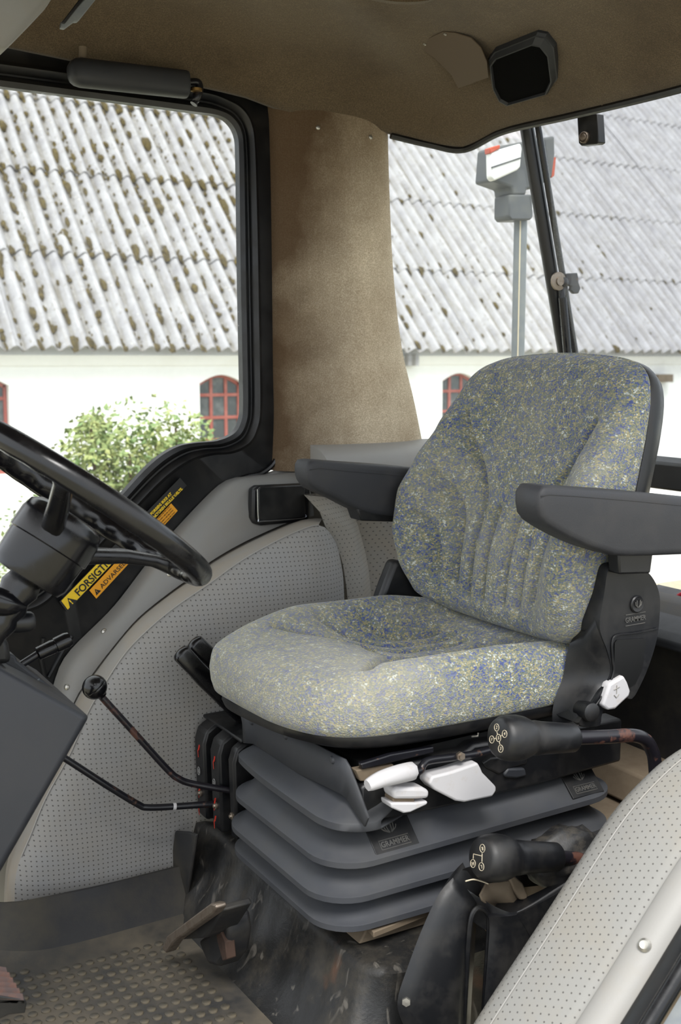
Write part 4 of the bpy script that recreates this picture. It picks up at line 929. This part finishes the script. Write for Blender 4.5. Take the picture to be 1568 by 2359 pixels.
q = M(); q.prism([V(XB + .03, sl[0] + .012, zt0 - .004), V(XB + .03, sl[6], zt0 - .004), V(XB + .14, sl[6], zt0 - .002), V(XB + .14, sl[0] + .012, zt0 - .002)], (0, 0, .008)); q.mk('lid', MT['black'], box, bevel=.003)
for i, (a, b) in enumerate(ribs):
    y = (a + b) / 2; xs = XB - .0007
    for zz in (zt0 - .062, zt0 - .155, zt0 - .195):
        q = M(); w_ = .0022; L = .030
        q.loft([[V(xs + (.0012 if 1 else 0), y - .004 - w_, zz + L / 2), V(xs, y - .001 - w_, zz + L / 2)], [V(xs, y - .004, zz + .003), V(xs, y + .0035, zz - .001)], [V(xs, y + .0015, zz + .004), V(xs, y + .005, zz)], [V(xs, y + .0005, zz - L / 2), V(xs, y + .002, zz - L / 2)]], closed=False); q.mk('red_mark', MT['red'], box, solid=.0008, smooth=0)
    q = M(); cz = zt0 - .108; q.tube([V(xs - .0002, y + .0062 * math.cos(t), cz + .009 * math.sin(t)) for t in [2 * math.pi * k / 24 for k in range(25)]], .0008, 5)
    for t in (.6, 2.5, 3.8, 5.6): q.tube([V(xs - .0002, y, cz), V(xs - .0002, y + .005 * math.cos(t), cz + .007 * math.sin(t))], .0008, 5)
    q.mk('symbol', MT['greysym'], box)
    q = M(); q.lathe(V(XB + .004, y, zb + .055), (-1, 0, 0), [(-.003, .008), (.004, .008), (.005, .005), (.008, .004), (.009, .001)], 10); q.mk('bolt', MT['steel'], box)
q = M(); q.lathe(V(XB + .016, sl[6] + .015, zb + .05), (-1, 0, 0), [(-.003, .008), (.004, .008), (.005, .005), (.008, .004), (.009, .001)], 10); q.mk('bolt', MT['steel'], box)
def lever(name, label, path, r, m, group=None):
    t = thing(name, path[-1], label, 'lever', group)
    q = M(); q.tube(path, r, 12); q.mk('rod', m, t); return t
yS1 = (sl[5] - .02 + sl[4]) / 2
def LP(x, y, Y): return P(x, y, 'Y', Y)
l1 = lever('hydraulic_lever', 'upper long bent lever with a shiny black ball knob', cat([LP(222, 1592, .37), LP(300, 1678, .36), LP(385, 1772, .348), LP(412, 1794, .343), LP(445, 1806, .337), LP(535, 1822, .315), LP(575, 1832, .305)], 6), .0072, MT['brown_steel'], 'hydraulic levers')
kc = LP(218, 1583, .37); ax = (LP(222, 1592, .37) - LP(300, 1678, .36)).normalized()
q = M(); q.lathe(kc, ax, [(-.0262, .009)] + [(-.0245 * math.cos(t), .0255 * math.sin(t)) for t in [.45 + k * .19 for k in range(6)]] + [(-.001, .0253), (0, .0247), (.001, .0253)] + [(.0245 * math.sin(t), .0255 * math.cos(t)) for t in [.1 + k * .18 for k in range(8)]] + [(.0247, .001)], 28); q.mk('ball_knob', MT['blackgloss'], l1, smooth=60)
l2 = lever('hydraulic_lever', 'lower bent lever whose knob end is hidden by the dash console', cat([LP(60, 1690, .41), LP(165, 1757, .40), LP(250, 1812, .39), LP(318, 1853, .385), LP(340, 1860, .382), LP(400, 1858, .375), LP(490, 1852, .36), LP(530, 1851, .355)], 6), .0072, MT['black_rod'], 'hydraulic levers')
a = LP(50, 1684, .41); q = M(); q.lathe(a, V(-1, 0, .6), [(-.02, .01), (-.015, .02), (0, .0255), (.012, .022), (.022, .01), (.0245, .001)], 20); q.mk('ball_knob', MT['blackgloss'], l2)
a, b = LP(398, 1858, .375), LP(405, 1858, .374); q = M(); q.tube([a, b], .0078, 12); q.mk('white_band', MT['white'], l2)
# two dark grips behind the cushion
for i, (tip, mid, base, Y, lab) in enumerate((((418, 1505), (470, 1560), (560, 1650), .385, 'front one of two black moulded grips beside the cushion'), ((448, 1482), (500, 1530), (590, 1630), .415, 'rear one of two black moulded grips beside the cushion'))):
    t = thing('control_grip', LP(*base, Y), lab, 'lever', 'black grips beside the cushion')
    A_, B_, D_ = LP(*tip, Y), LP(*mid, Y), LP(*base, Y); q = M(); rg = []
    for p, w, th in ((A_ + (A_ - B_) * .12, .004, .004), (A_ + (A_ - B_) * .07, .016, .010), (A_, .0205, .013), (A_.lerp(B_, .6), .020, .014), (B_, .021, .014), (D_, .019, .013)):
        dr = (D_ - A_).normalized(); n_ = V(0, 1, 0); s_ = dr.cross(n_).normalized()
        rg.append([p + s_ * w * math.copysign(abs(math.cos(k)) ** .6, math.cos(k)) + n_ * th * math.copysign(abs(math.sin(k)) ** .6, math.sin(k)) for k in [2 * math.pi * j / 16 for j in range(16)]])
    q.loft(rg); q.mk('grip', MT['blackgloss'], t, smooth=70)
    q = M(); q.tube([D_ - (D_ - B_) * .2, D_ + V(.05, 0, -.10)], .009, 8); q.mk('shank', MT['black_rod'], t)
# ---- the seat platform clad in scuffed rubber
def scuffed():
    q = N('scuffed_rubber'); f = q.ramp(q.noise(6, 7, .75), [(.45, 0.0), (.85, .5)]); c = q.mix(f, srgb('1c1c1c'), srgb('615847'))
    s = q.ramp(q.noise(1, 3, .5, co=q.scaled((30, 28, 4.5)), dist=1.2), [(.62, 0.0), (.70, .4)]); c = q.mix(s, c, srgb('77726a'))
    r_ = q.ramp(q.noise(9, 3, .5), [(.68, 0.0), (.75, .35)]); c = q.mix(r_, c, srgb('6a4630'))
    q.base(c); q.rough(q.ramp(f, [(0, .45), (.5, .75)])); q.bump(q.noise(30, 6, .7), .5, .004); return q.m
MT['scuff'] = scuffed()
plat = thing('seat_platform', (-.3, .05, FZ), 'raised seat platform clad in scuffed black rubber', 'platform')
tp_ = [(.47, -.47, .02), (.40, -.465, .03), (.30, -.46, .02), (.1, -.455, .01), (-.1, -.45, .005), (-.19, -.445, 0), (-.235, -.43, 0), (-.258, -.40, 0), (-.268, -.33, 0), (-.27, -.2, 0)]
bt_ = [(.47, -.55, FZ), (.40, -.55, FZ), (.30, -.55, FZ), (.1, -.545, FZ), (-.1, -.54, FZ), (-.22, -.535, FZ), (-.265, -.515, FZ), (-.28, -.47, FZ), (-.282, -.38, FZ), (-.282, -.2, FZ)]
q = M(); rr = []
TP = resamp(cat([V(x, y, z) for y, x, z in tp_], 6), 70); BT = resamp(cat([V(x, y, z) for y, x, z in bt_], 6), 70)
for i, (a, b) in enumerate(zip(TP, BT)):
    col_ = []; o_ = V(b.x - a.x, b.y - a.y, 0).normalized()
    for t in (-.02, 0, .05, .2, .4, .6, .8, .93, 1):
        w = (.004 * math.sin(i * .55) + .003 * math.sin(i * 1.3 + 1)) * math.sin(t * 3.1)
        col_.append(b.lerp(a, t) + o_ * (w + (.012 * (.05 - t) / .07 if t < .05 else 0) - .012 * math.sin(t * 3.14)))
    c_ = V(-.1, .1, a.z); col_ += [a.lerp(c_, .04) + V(0, 0, .006), a.lerp(c_, .3) + V(0, 0, .01), a.lerp(c_, .95) + V(0, 0, .01)]
    rr.append(col_)
q.loft(rr, closed=False); q.mk('rubber_skirt', MT['scuff'], plat, smooth=70)
q = M(); q.prism([P(x, y, 'X', -.525) for x, y in [(402, 1914), (432, 1916), (452, 1922), (420, 2126), (378, 2128), (388, 2020)]], (.008, 0, 0)); q.mk('corner_flap', MT['rubber'], plat, bevel=.004)
q = M(); q.prism([V(-.42, .24, .012), V(-.40, .24, .045), V(.1, .24, .045), V(.1, .24, .012)], (0, -.40, 0)); q.mk('mounting_plate', MT['tan'], plat, bevel=.003)
q = M(); q.prism([P(x, y, 'Z', .035) for x, y in [(840, 2140), (980, 2090), (990, 2110), (860, 2162)]], (0, 0, .012)); q.mk('rail_end', MT['tan'], plat, bevel=.002)
# ---- worn pedal lever by the platform
XPd = -.60
pd = thing('floor_pedal', P(470, 2290, 'X', XPd), 'worn steel foot lever sticking out of the seat platform', 'pedal')
YP0 = .0
def PP(x, y, X=-.62): return P(x, y, 'X', X)
q = M(); q.prism([P(x, y, 'X', -.655) for x, y in [(372, 2186), (384, 2156), (392, 2150), (484, 2081), (494, 2083), (497, 2092), (488, 2106), (410, 2162), (398, 2172), (382, 2196)]], (.022, 0, 0)); q.mk('tread', MT['steel'], pd, bevel=.003)
q = M(); q.prism([P(x, y, 'X', -.632) for x, y in [(404, 2166), (486, 2106), (494, 2096), (505, 2084), (512, 2098), (480, 2150), (468, 2162), (430, 2164)]], (.06, 0, 0)); q.mk('arm', MT['rubber'], pd, bevel=.004)
q = M(); q.prism([P(x, y, 'X', -.595) for x, y in [(455, 2168), (480, 2150), (500, 2090), (520, 2110), (526, 2150), (520, 2200), (500, 2228), (478, 2222), (466, 2196)]], (.05, 0, 0)); q.mk('bracket', MT['rubber'], pd, bevel=.008)
q = M(); q.prism([P(x, y, 'X', -.60) for x, y in [(492, 2108), (502, 2096), (506, 2140), (518, 2170), (522, 2210), (512, 2214), (500, 2170)]], (.02, 0, 0)); q.mk('rusty_plate', plastic('rusty_steel', '3d2a1f', .75, '221812', 30, .75), pd, bevel=.002)
# ---- serrated pedal at the lower left
bp = thing('foot_pedal', P(20, 2330, 'Z', -.12), 'rusty serrated foot pedal at the bottom left corner', 'pedal')
Yb = -.33
q = M(); q.prism([P(x, y, 'Y', Yb) for x, y in [(-40, 2318), (-40, 2290), (58, 2302), (62, 2312), (58, 2334), (20, 2338), (-5, 2350), (-40, 2352)]], (0, .004, 0)); q.mk('lip', MT['frameblack'], bp, bevel=.0015)
MT['rust'] = plastic('rusty_tread', '3c2d2a', .65, '704632', 40, .7)
a0, a1, b0, b1 = P(-50, 2300, 'Y', Yb), P(58, 2304, 'Y', Yb), P(-60, 2220, 'Y', Yb + .07), P(12, 2232, 'Y', Yb + .07)
q = M(); q.prism([a0, a1, b1, b0], (0, 0, -.006)); q.mk('plate', MT['rust'], bp, bevel=.001)
for k in range(6):
    t = (k + .35) / 6; p, r_ = a0.lerp(b0, t), a1.lerp(b1, t); q = M(); dv = (b1 - a1).normalized() * .0055
    q.prism([p - dv * .8, p + dv * .8, p + V(0, 0, .007)], (r_ - p) * .97); q.mk('tread_bar', MT['rust'], bp, smooth=0)
q = M(); q.tube([a0.lerp(b1, .4) + V(0, 0, -.006), a0.lerp(b1, .4) + V(-.06, .04, -.08)], .012, 10); q.mk('arm', MT['frameblack'], bp)
# ---- gear levers on the near side
def gear(name, label, kx, ky, Yk, sleeve_end, rod, rk, rs, glyph):
    t = thing(name, rod[-1], label, 'gear lever', 'near side gear levers')
    k = P(kx, ky, 'Y', Yk); s1 = P(*sleeve_end, 'Y', Yk); ax = (s1 - k).normalized(); L = (s1 - k).length
    prof = [(-rk * .93, .001), (-rk * .93, rk * .72), (-rk * .86, rk * .84), (-rk * .66, rk * .95), (-rk * .3, rk * 1.0), (0, rk * 1.0), (rk * .35, rk * .95), (rk * .7, rk * .82), (rk * .95, rk * .72), (rk * 1.1, rs * 1.08), (rk * 1.5, rs * 1.02), (L * .75, rs * .95), (L - .003, rs * .90), (L, rs * .82), (L, .006)]
    q = M(); q.lathe(k, ax, prof, 32); q.mk('knob', MT['black'], t, smooth=50)
    q = M(); q.tube(cat([s1 - ax * .01] + rod, 6), .0125, 14); q.mk('rod', MT['brown_steel'], t)
    o = k - ax * (rk * .93 + .0003); gm_ = M(); un = -ax
    v_ = (UP - un * UP.dot(un)).normalized(); u_ = v_.cross(un)
    # u_ right, v_ up as seen from in front of the knob
    for ch, gx, gy in glyph['c']:
        c = o + u_ * gx * rk + v_ * gy * rk; R = glyph['r'] * rk
        gm_.tube([c + (u_ * math.cos(a) + v_ * math.sin(a)) * R for a in [2 * math.pi * j / 22 for j in range(23)]], [.0005] * 23, 5)
        text('lettering', ch, R * 1.3, c, (u_ * math.cos(glyph['rot']) + v_ * math.sin(glyph['rot'])), un, MT['symbol'], t, depth=.0003)
    for ln in glyph['l']: gm_.tube([o + u_ * a * rk + v_ * b * rk for a, b in ln], .0006, 5)
    gm_.mk('symbol', MT['symbol'], t); return t
Yg = -.36
g1 = gear('gear_lever', 'upper gear lever whose round black knob carries five numbered circles', 1186, 1700, Yg, (1320, 1700),
     [P(1400, 1697, 'Y', Yg), P(1455, 1694, 'Y', Yg), P(1484, 1703, 'Y', Yg), P(1500, 1726, 'Y', Yg), P(1508, 1760, 'Y', Yg), P(1512, 1850, 'Y', Yg), P(1512, 1960, 'Y', Yg)], .0385, .0275,
     {'r': .155, 'rot': 0, 'c': [('2', -.16, .42), ('4', .40, .24), ('5', .02, .0), ('1', -.42, -.14), ('3', .22, -.42)], 'l': [[(-.12, .24), (-.05, .12)], [(.24, .16), (.14, .08)], [(-.25, -.08), (-.14, -.04)], [(.15, -.25), (.09, -.14)]]})
g2 = gear('gear_lever', 'lower gear lever whose round black knob carries a three position range diagram', 1145, 1976, Yg, (1282, 1974),
     [P(1345, 1980, 'Y', -.345), P(1390, 1990, 'Y', -.335), P(1420, 2030, 'Y', -.33), P(1425, 2110, 'Y', -.33)], .0395, .0275,
     {'r': .165, 'rot': math.radians(200), 'c': [('R', .08, .42), ('H', -.42, -.34), ('L', .15, -.32)], 'l': [[(-.44, -.14), (-.46, .05), (.12, .11)], [(.1, .22), (.15, -.12)]]})
# folded fabric boot round the lower lever
boot = thing('lever_boot', P(1340, 2000, 'Y', -.31), 'crumpled black boot bundled behind the lower gear lever', 'gaiter')
q = M(); c = P(1300, 1975, 'Y', -.31); rng = random.Random(2); rg = []
for i in range(15):
    ph = math.pi * i / 14; ring = []
    for j in range(30):
        th = 2 * math.pi * j / 30; w = 1 + .10 * math.sin(5 * th + 3 * ph) * math.sin(ph) + .06 * math.sin(9 * th - 4 * ph) + .05 * math.sin(13 * ph + 2 * th)
        ring.append(c + V(.085 * math.cos(ph) * 1.0, .05 * math.sin(ph) * math.cos(th) * w, .055 * math.sin(ph) * math.sin(th) * w))
    rg.append(ring)
q.loft(rg); q.mk('gaiter', plastic('boot_leather', '1c1c1d', .5, '5d564a', 40, .5, .6, 160), boot, smooth=180)
q = M(); q.prism([P(x, y, 'Y', -.335) for x, y in [(1170, 2018), (1180, 2014), (1205, 2036), (1216, 2062), (1214, 2074), (1198, 2074), (1184, 2050)]], (0, .01, 0)); q.mk('fold', MT['tan'], boot, bevel=.003)
q = M(); q.loft([[P(x, y, 'Y', -.33) + V(0, .015 * (i % 2), 0) for i, (x, y) in enumerate(l)] for l in ([(1105, 2062), (1130, 2045), (1170, 2030), (1200, 2030)], [(1110, 2075), (1140, 2070), (1170, 2064), (1210, 2060)], [(1130, 2090), (1160, 2092), (1190, 2090), (1225, 2085)])], closed=False); q.mk('skirt', MT['tan'], boot, solid=.004, smooth=180)
q = M(); q.tube(cat([P(x, y, 'Y', -.35) for x, y in [(1072, 2030), (1090, 2026), (1108, 2030), (1124, 2036)]], 5), .0012, 5); q.mk('string', MT['symbol'], boot)
q = M(); q.tube(cat([P(x, y, 'Y', -.33) for x, y in [(1372, 1940), (1378, 1955), (1388, 1946), (1392, 1932), (1398, 1928)]], 5), .004, 6); q.mk('frayed_edge', MT['symbol'], boot)
# ---- the shifter console: open moulded box with a tall slot
con = thing('shifter_console', (-.3, -.36, FZ), 'black moulded shifter console with a tall slot and one bolt', 'console')
def CP(x, y, Y): return P(x, y, 'Y', Y)
XCf = -.40
# front plate left of slot, plate right of slot, both leaning back going up
def cface(name, Lc, Rc, m, bul=.010, back=V(.05, .04, 0)):
    A_ = resamp(cat([CP(*a) for a in Lc], 6), 30); B_ = resamp(cat([CP(*a) for a in Rc], 6), 30); rows = []
    for a, b in zip(A_, B_):
        w = (b - a); n_ = V(w.y, -w.x, 0).normalized()
        if n_.dot(CAM - a) < 0: n_ = -n_
        row = [a + back]
        for k in range(13):
            t = k / 12; row.append(a.lerp(b, t) + n_ * bul * (1 - abs(2 * t - 1) ** 4))
        row.append(b + back); rows.append(row)
    c = sum((r_[7] for r_ in rows[:1]), Vector((0, 0, 0)))
    q = M(); q.loft([[p + back for p in rows[0]]] + rows, closed=False); return q.mk(name, m, con, smooth=50)
cface('front_panel', [(1043, 2022, -.300), (1010, 2060, -.302), (972, 2140, -.306), (938, 2230, -.31), (916, 2300, -.312), (922, 2345, -.314), (960, 2420, -.32)], [(1094, 2088, -.325), (1082, 2112, -.328), (1075, 2170, -.335), (1069, 2260, -.343), (1064, 2340, -.35), (1060, 2430, -.36)], MT['black'])
cface('slot_side', [(1124, 2110, -.345), (1127, 2140, -.346), (1122, 2220, -.352), (1114, 2320, -.36), (1108, 2430, -.368)], [(1200, 2104, -.372), (1230, 2160, -.374), (1250, 2250, -.378), (1250, 2340, -.38), (1250, 2430, -.385)], MT['black'], .006)
cface('near_panel', [(1190, 2106, -.372), (1225, 2170, -.376), (1240, 2260, -.38), (1240, 2430, -.385)], [(1400, 1990, -.372), (1420, 2060, -.376), (1420, 2200, -.38), (1420, 2430, -.385)], MT['black'], .004)
q = M(); q.tube(cat([CP(x, y, -.338) for x, y in [(1064, 2430), (1072, 2280), (1078, 2180), (1084, 2120), (1094, 2096), (1108, 2092), (1120, 2102), (1126, 2124), (1122, 2200), (1115, 2310), (1108, 2430)]], 6), .0045, 8); q.mk('slot_lip', MT['black'], con)
q = M(); rimp = cat([CP(x, y, Y) for x, y, Y in [(1400, 1960, -.25), (1250, 1975, -.25), (1110, 1992, -.262), (1062, 2006, -.275), (1046, 2020, -.286), (1060, 2040, -.298), (1110, 2074, -.325), (1160, 2100, -.358), (1190, 2104, -.368), (1230, 2086, -.371), (1330, 2026, -.371), (1410, 1985, -.371)]], 6)
q.loft([[p + V(0, 0, dz) + (V(-.27, -.30, p.z) - p) * k for p in rimp] for dz, k in ((-.02, .0), (-.002, .0), (.002, .02), (.002, .06), (-.002, .08), (-.05, .09))], closed=False); q.mk('rim', MT['black'], con, smooth=70)
p = CP(936, 2304, -.318); q = M(); q.lathe(p, (-.6, -.8, .1), [(-.004, .0115), (.003, .0115), (.0035, .008), (.009, .0075), (.0095, .001)], 6); q.lathe(p, (-.6, -.8, .1), [(-.004, .0125), (.0015, .0125), (.0018, .001)], 20); q.mk('bolt', MT['screw'], con, smooth=30)
# ---- ashtray on the far trim strip
ash = thing('ashtray', P(640, 1160, 'Y', .69), 'black rectangular ashtray with a bright edge set in the grey trim', 'ashtray')
q = M(); c0 = [P(x, y, 'Y', .69) for x, y in [(570, 1124), (582, 1117), (690, 1112), (702, 1122), (702, 1188), (694, 1198), (590, 1208), (574, 1204), (568, 1190)]]; q.prism(c0, (0, -.03, 0)); q.mk('body', MT['black'], ash, bevel=.007, bseg=3)
fc = [P(x, y, 'Y', .655) for x, y in [(589, 1126), (596, 1120), (690, 1116), (698, 1122), (699, 1184), (692, 1192), (600, 1199), (591, 1194)]]
q = M(); q.prism(fc, (0, -.012, 0)); q.mk('lid', MT['frameblack'], ash, bevel=.003)
q = M(); q.tube([p + V(0, -.011, 0) for p in cat(fc[4:] + [fc[0]], 5)], .002, 6); q.mk('bright_edge', MT['chrome'], ash)
# ---- ceiling speaker
sp0, nS_ = hit(CT, 1206, 150)
spk = thing('loudspeaker', sp0, 'black octagonal loudspeaker screwed to the beige roof lining', 'speaker')
def CQ(x, y, lift):
    """point on the speaker's mounting plane"""
    d = FW + RT * ((x - 784) / F) - UP * ((y - 1179.5) / F); t = (sp0 - CAM).dot(nS_) / d.dot(nS_); return CAM + d * t + nS_ * lift
oct_ = [(1128, 128), (1142, 108), (1240, 68), (1262, 72), (1282, 98), (1290, 170), (1274, 203), (1172, 233), (1152, 222), (1136, 190)]
q = M(); cen = sum([CQ(x, y, 0) for x, y in oct_], Vector((0, 0, 0))) / 10
def oring(k, l): return [cen + (CQ(x, y, 0) - cen) * k + nS_ * l for x, y in oct_]
q.loft([oring(1.0, -.012), oring(1.0, .006), oring(.98, .012), oring(.95, .013), oring(.88, .024), oring(.85, .025), oring(.82, .018)], True, True, False); q.mk('frame', MT['dash'], spk, smooth=25)
q = M(); q.loft([oring(.83, .016), oring(.82, .020), oring(.5, .023), oring(.2, .024)], True, True, True); q.mk('grille', plastic('speaker_cloth', '060606', .95, spec=.05, grain=.8, gscale=500), spk, smooth=60)
for x, y in ((1246, 84), (1266, 184), (1160, 218), (1143, 124)):
    p = CQ(x, y, .014); q = M(); q.lathe(p, nS_, [(-.003, .0045), (.002, .0045), (.003, .002), (.003, .0006)], 10); q.mk('screw', MT['frameblack'], spk)
# ---- plain cover plate beside it
cp0, nC_ = hit(CT, 1055, 140)
cov = thing('cover_plate', cp0, 'flat beige cover plate with a rounded end beside the loudspeaker', 'cover plate')
def CC(x, y, lift):
    d = FW + RT * ((x - 784) / F) - UP * ((y - 1179.5) / F); t = (cp0 + nC_ * lift - CAM).dot(nC_) / d.dot(nC_); return CAM + d * t
q = M(); q.prism([CC(x, y, .02) for x, y in [(955, 102), (1020, 71), (1050, 74), (1085, 85), (1108, 107), (1122, 140), (1126, 176), (1056, 201), (1040, 170), (1000, 130)]], nC_ * .003); q.mk('plate', plastic('beige_plate', '55483a', .7), cov, bevel=.0008)
for x, y in ((978, 101), (1025, 78)):
    p = CC(x, y, .023); q = M(); q.lathe(p, nC_, [(-.001, .004), (.002, .0038), (.0035, .001)], 10); q.mk('screw', MT['screw'], cov)
# ---- capsule-shaped housing above the far door
wp = thing('door_housing', P(300, 180, 'Y', .70), 'black capsule-shaped housing on a small bracket above the side window', 'housing')
a, b = P(172, 166, 'Y', .695), P(430, 195, 'Y', .695); dv = (b - a).normalized(); L = (b - a).length
q = M(); up_ = V(0, 0, 1); sd2 = V(0, -1, 0); rg = []
for h, k in ((-.016, .12), (-.014, .45), (-.008, .75), (0, .92), (.012, 1), (.1, 1), (L - .006, 1), (L - .001, .97), (L, .9)):
    rg.append([a + dv * h + (up_ * math.copysign(abs(math.sin(t)) ** .75, math.sin(t)) * .0305 + sd2 * math.copysign(abs(math.cos(t)) ** .8, math.cos(t)) * .026) * k for t in [2 * math.pi * j / 28 for j in range(28)]])
q.loft(rg); q.mk('body', MT['dash'], wp, smooth=60)
q = M(); q.tube(cat([P(434, 190, 'Y', .70), P(455, 190, 'Y', .70), P(458, 205, 'Y', .70), P(450, 232, 'Y', .70), P(446, 240, 'Y', .70)], 5), [.009] * 8 + [.0095, .010, .0105, .011, .011, .011, .010, .009, .006][:9] + [.009] * 4, 10); q.mk('bracket', MT['black_rod'], wp)
q = M(); p = P(452, 207, 'Y', .688); q.lathe(p, (0, 0, 1), [(-.003, .013), (.003, .013), (.0031, .008)], 14); q.mk('clip', plastic('brass_clip', '9a7a48', .4, metal=.8), wp)
q = M(); q.tube([P(190, 140, 'Y', .70), P(191, 108, 'Y', .70)], .009, 10); q.mk('peg', MT['tan'], wp)
# ---- overhead console at the top left and the lamp clip beside it
oc_ = thing('overhead_console', (-1.15, .2, 1.5), 'pale grey overhead console moulding at the top left corner', 'console')
ocp = [(-220, -80), (145, -80), (118, 0), (90, 36), (50, 78), (22, 106), (8, 116), (-10, 112), (-220, 100)]
OO = resamp(cat([P(x, y, 'Y', .18) for x, y in ocp], 4, True), 70, True); c = sum(OO, Vector((0, 0, 0))) / 70
def ocr(k, y): return [V(c.x + (p.x - c.x) * k, y, c.z + (p.z - c.z) * k) for p in OO]
q = M(); q.loft([ocr(.93, .17), ocr(.98, .176), ocr(1, .19), ocr(1, .55)], True, True, True); q.mk('moulding', MT['grey'], oc_, smooth=60)
lc = thing('roof_lamp', P(185, 30, 'Y', .32), 'slim grey roof lamp strip hanging from the lining near the corner', 'lamp')
q = M(); q.prism([P(x, y, 'Y', .32) for x, y in [(212, -20), (236, -20), (180, 50), (172, 50), (150, 66), (140, 64), (142, 50)]], (0, .012, 0)); q.mk('bar', MT['postgrey'], lc, bevel=.002)
q = M(); q.prism([P(x, y, 'Y', .318) for x, y in [(196, -20), (208, -20), (148, 56), (140, 54)]], (0, -.006, 0)); q.mk('slot', MT['frameblack'], lc, bevel=.001)
q = M(); q.prism([P(x, y, 'Y', .5) for x, y in [(40, 66), (66, 62), (108, 70), (100, 74), (60, 74)]], (0, .03, 0));
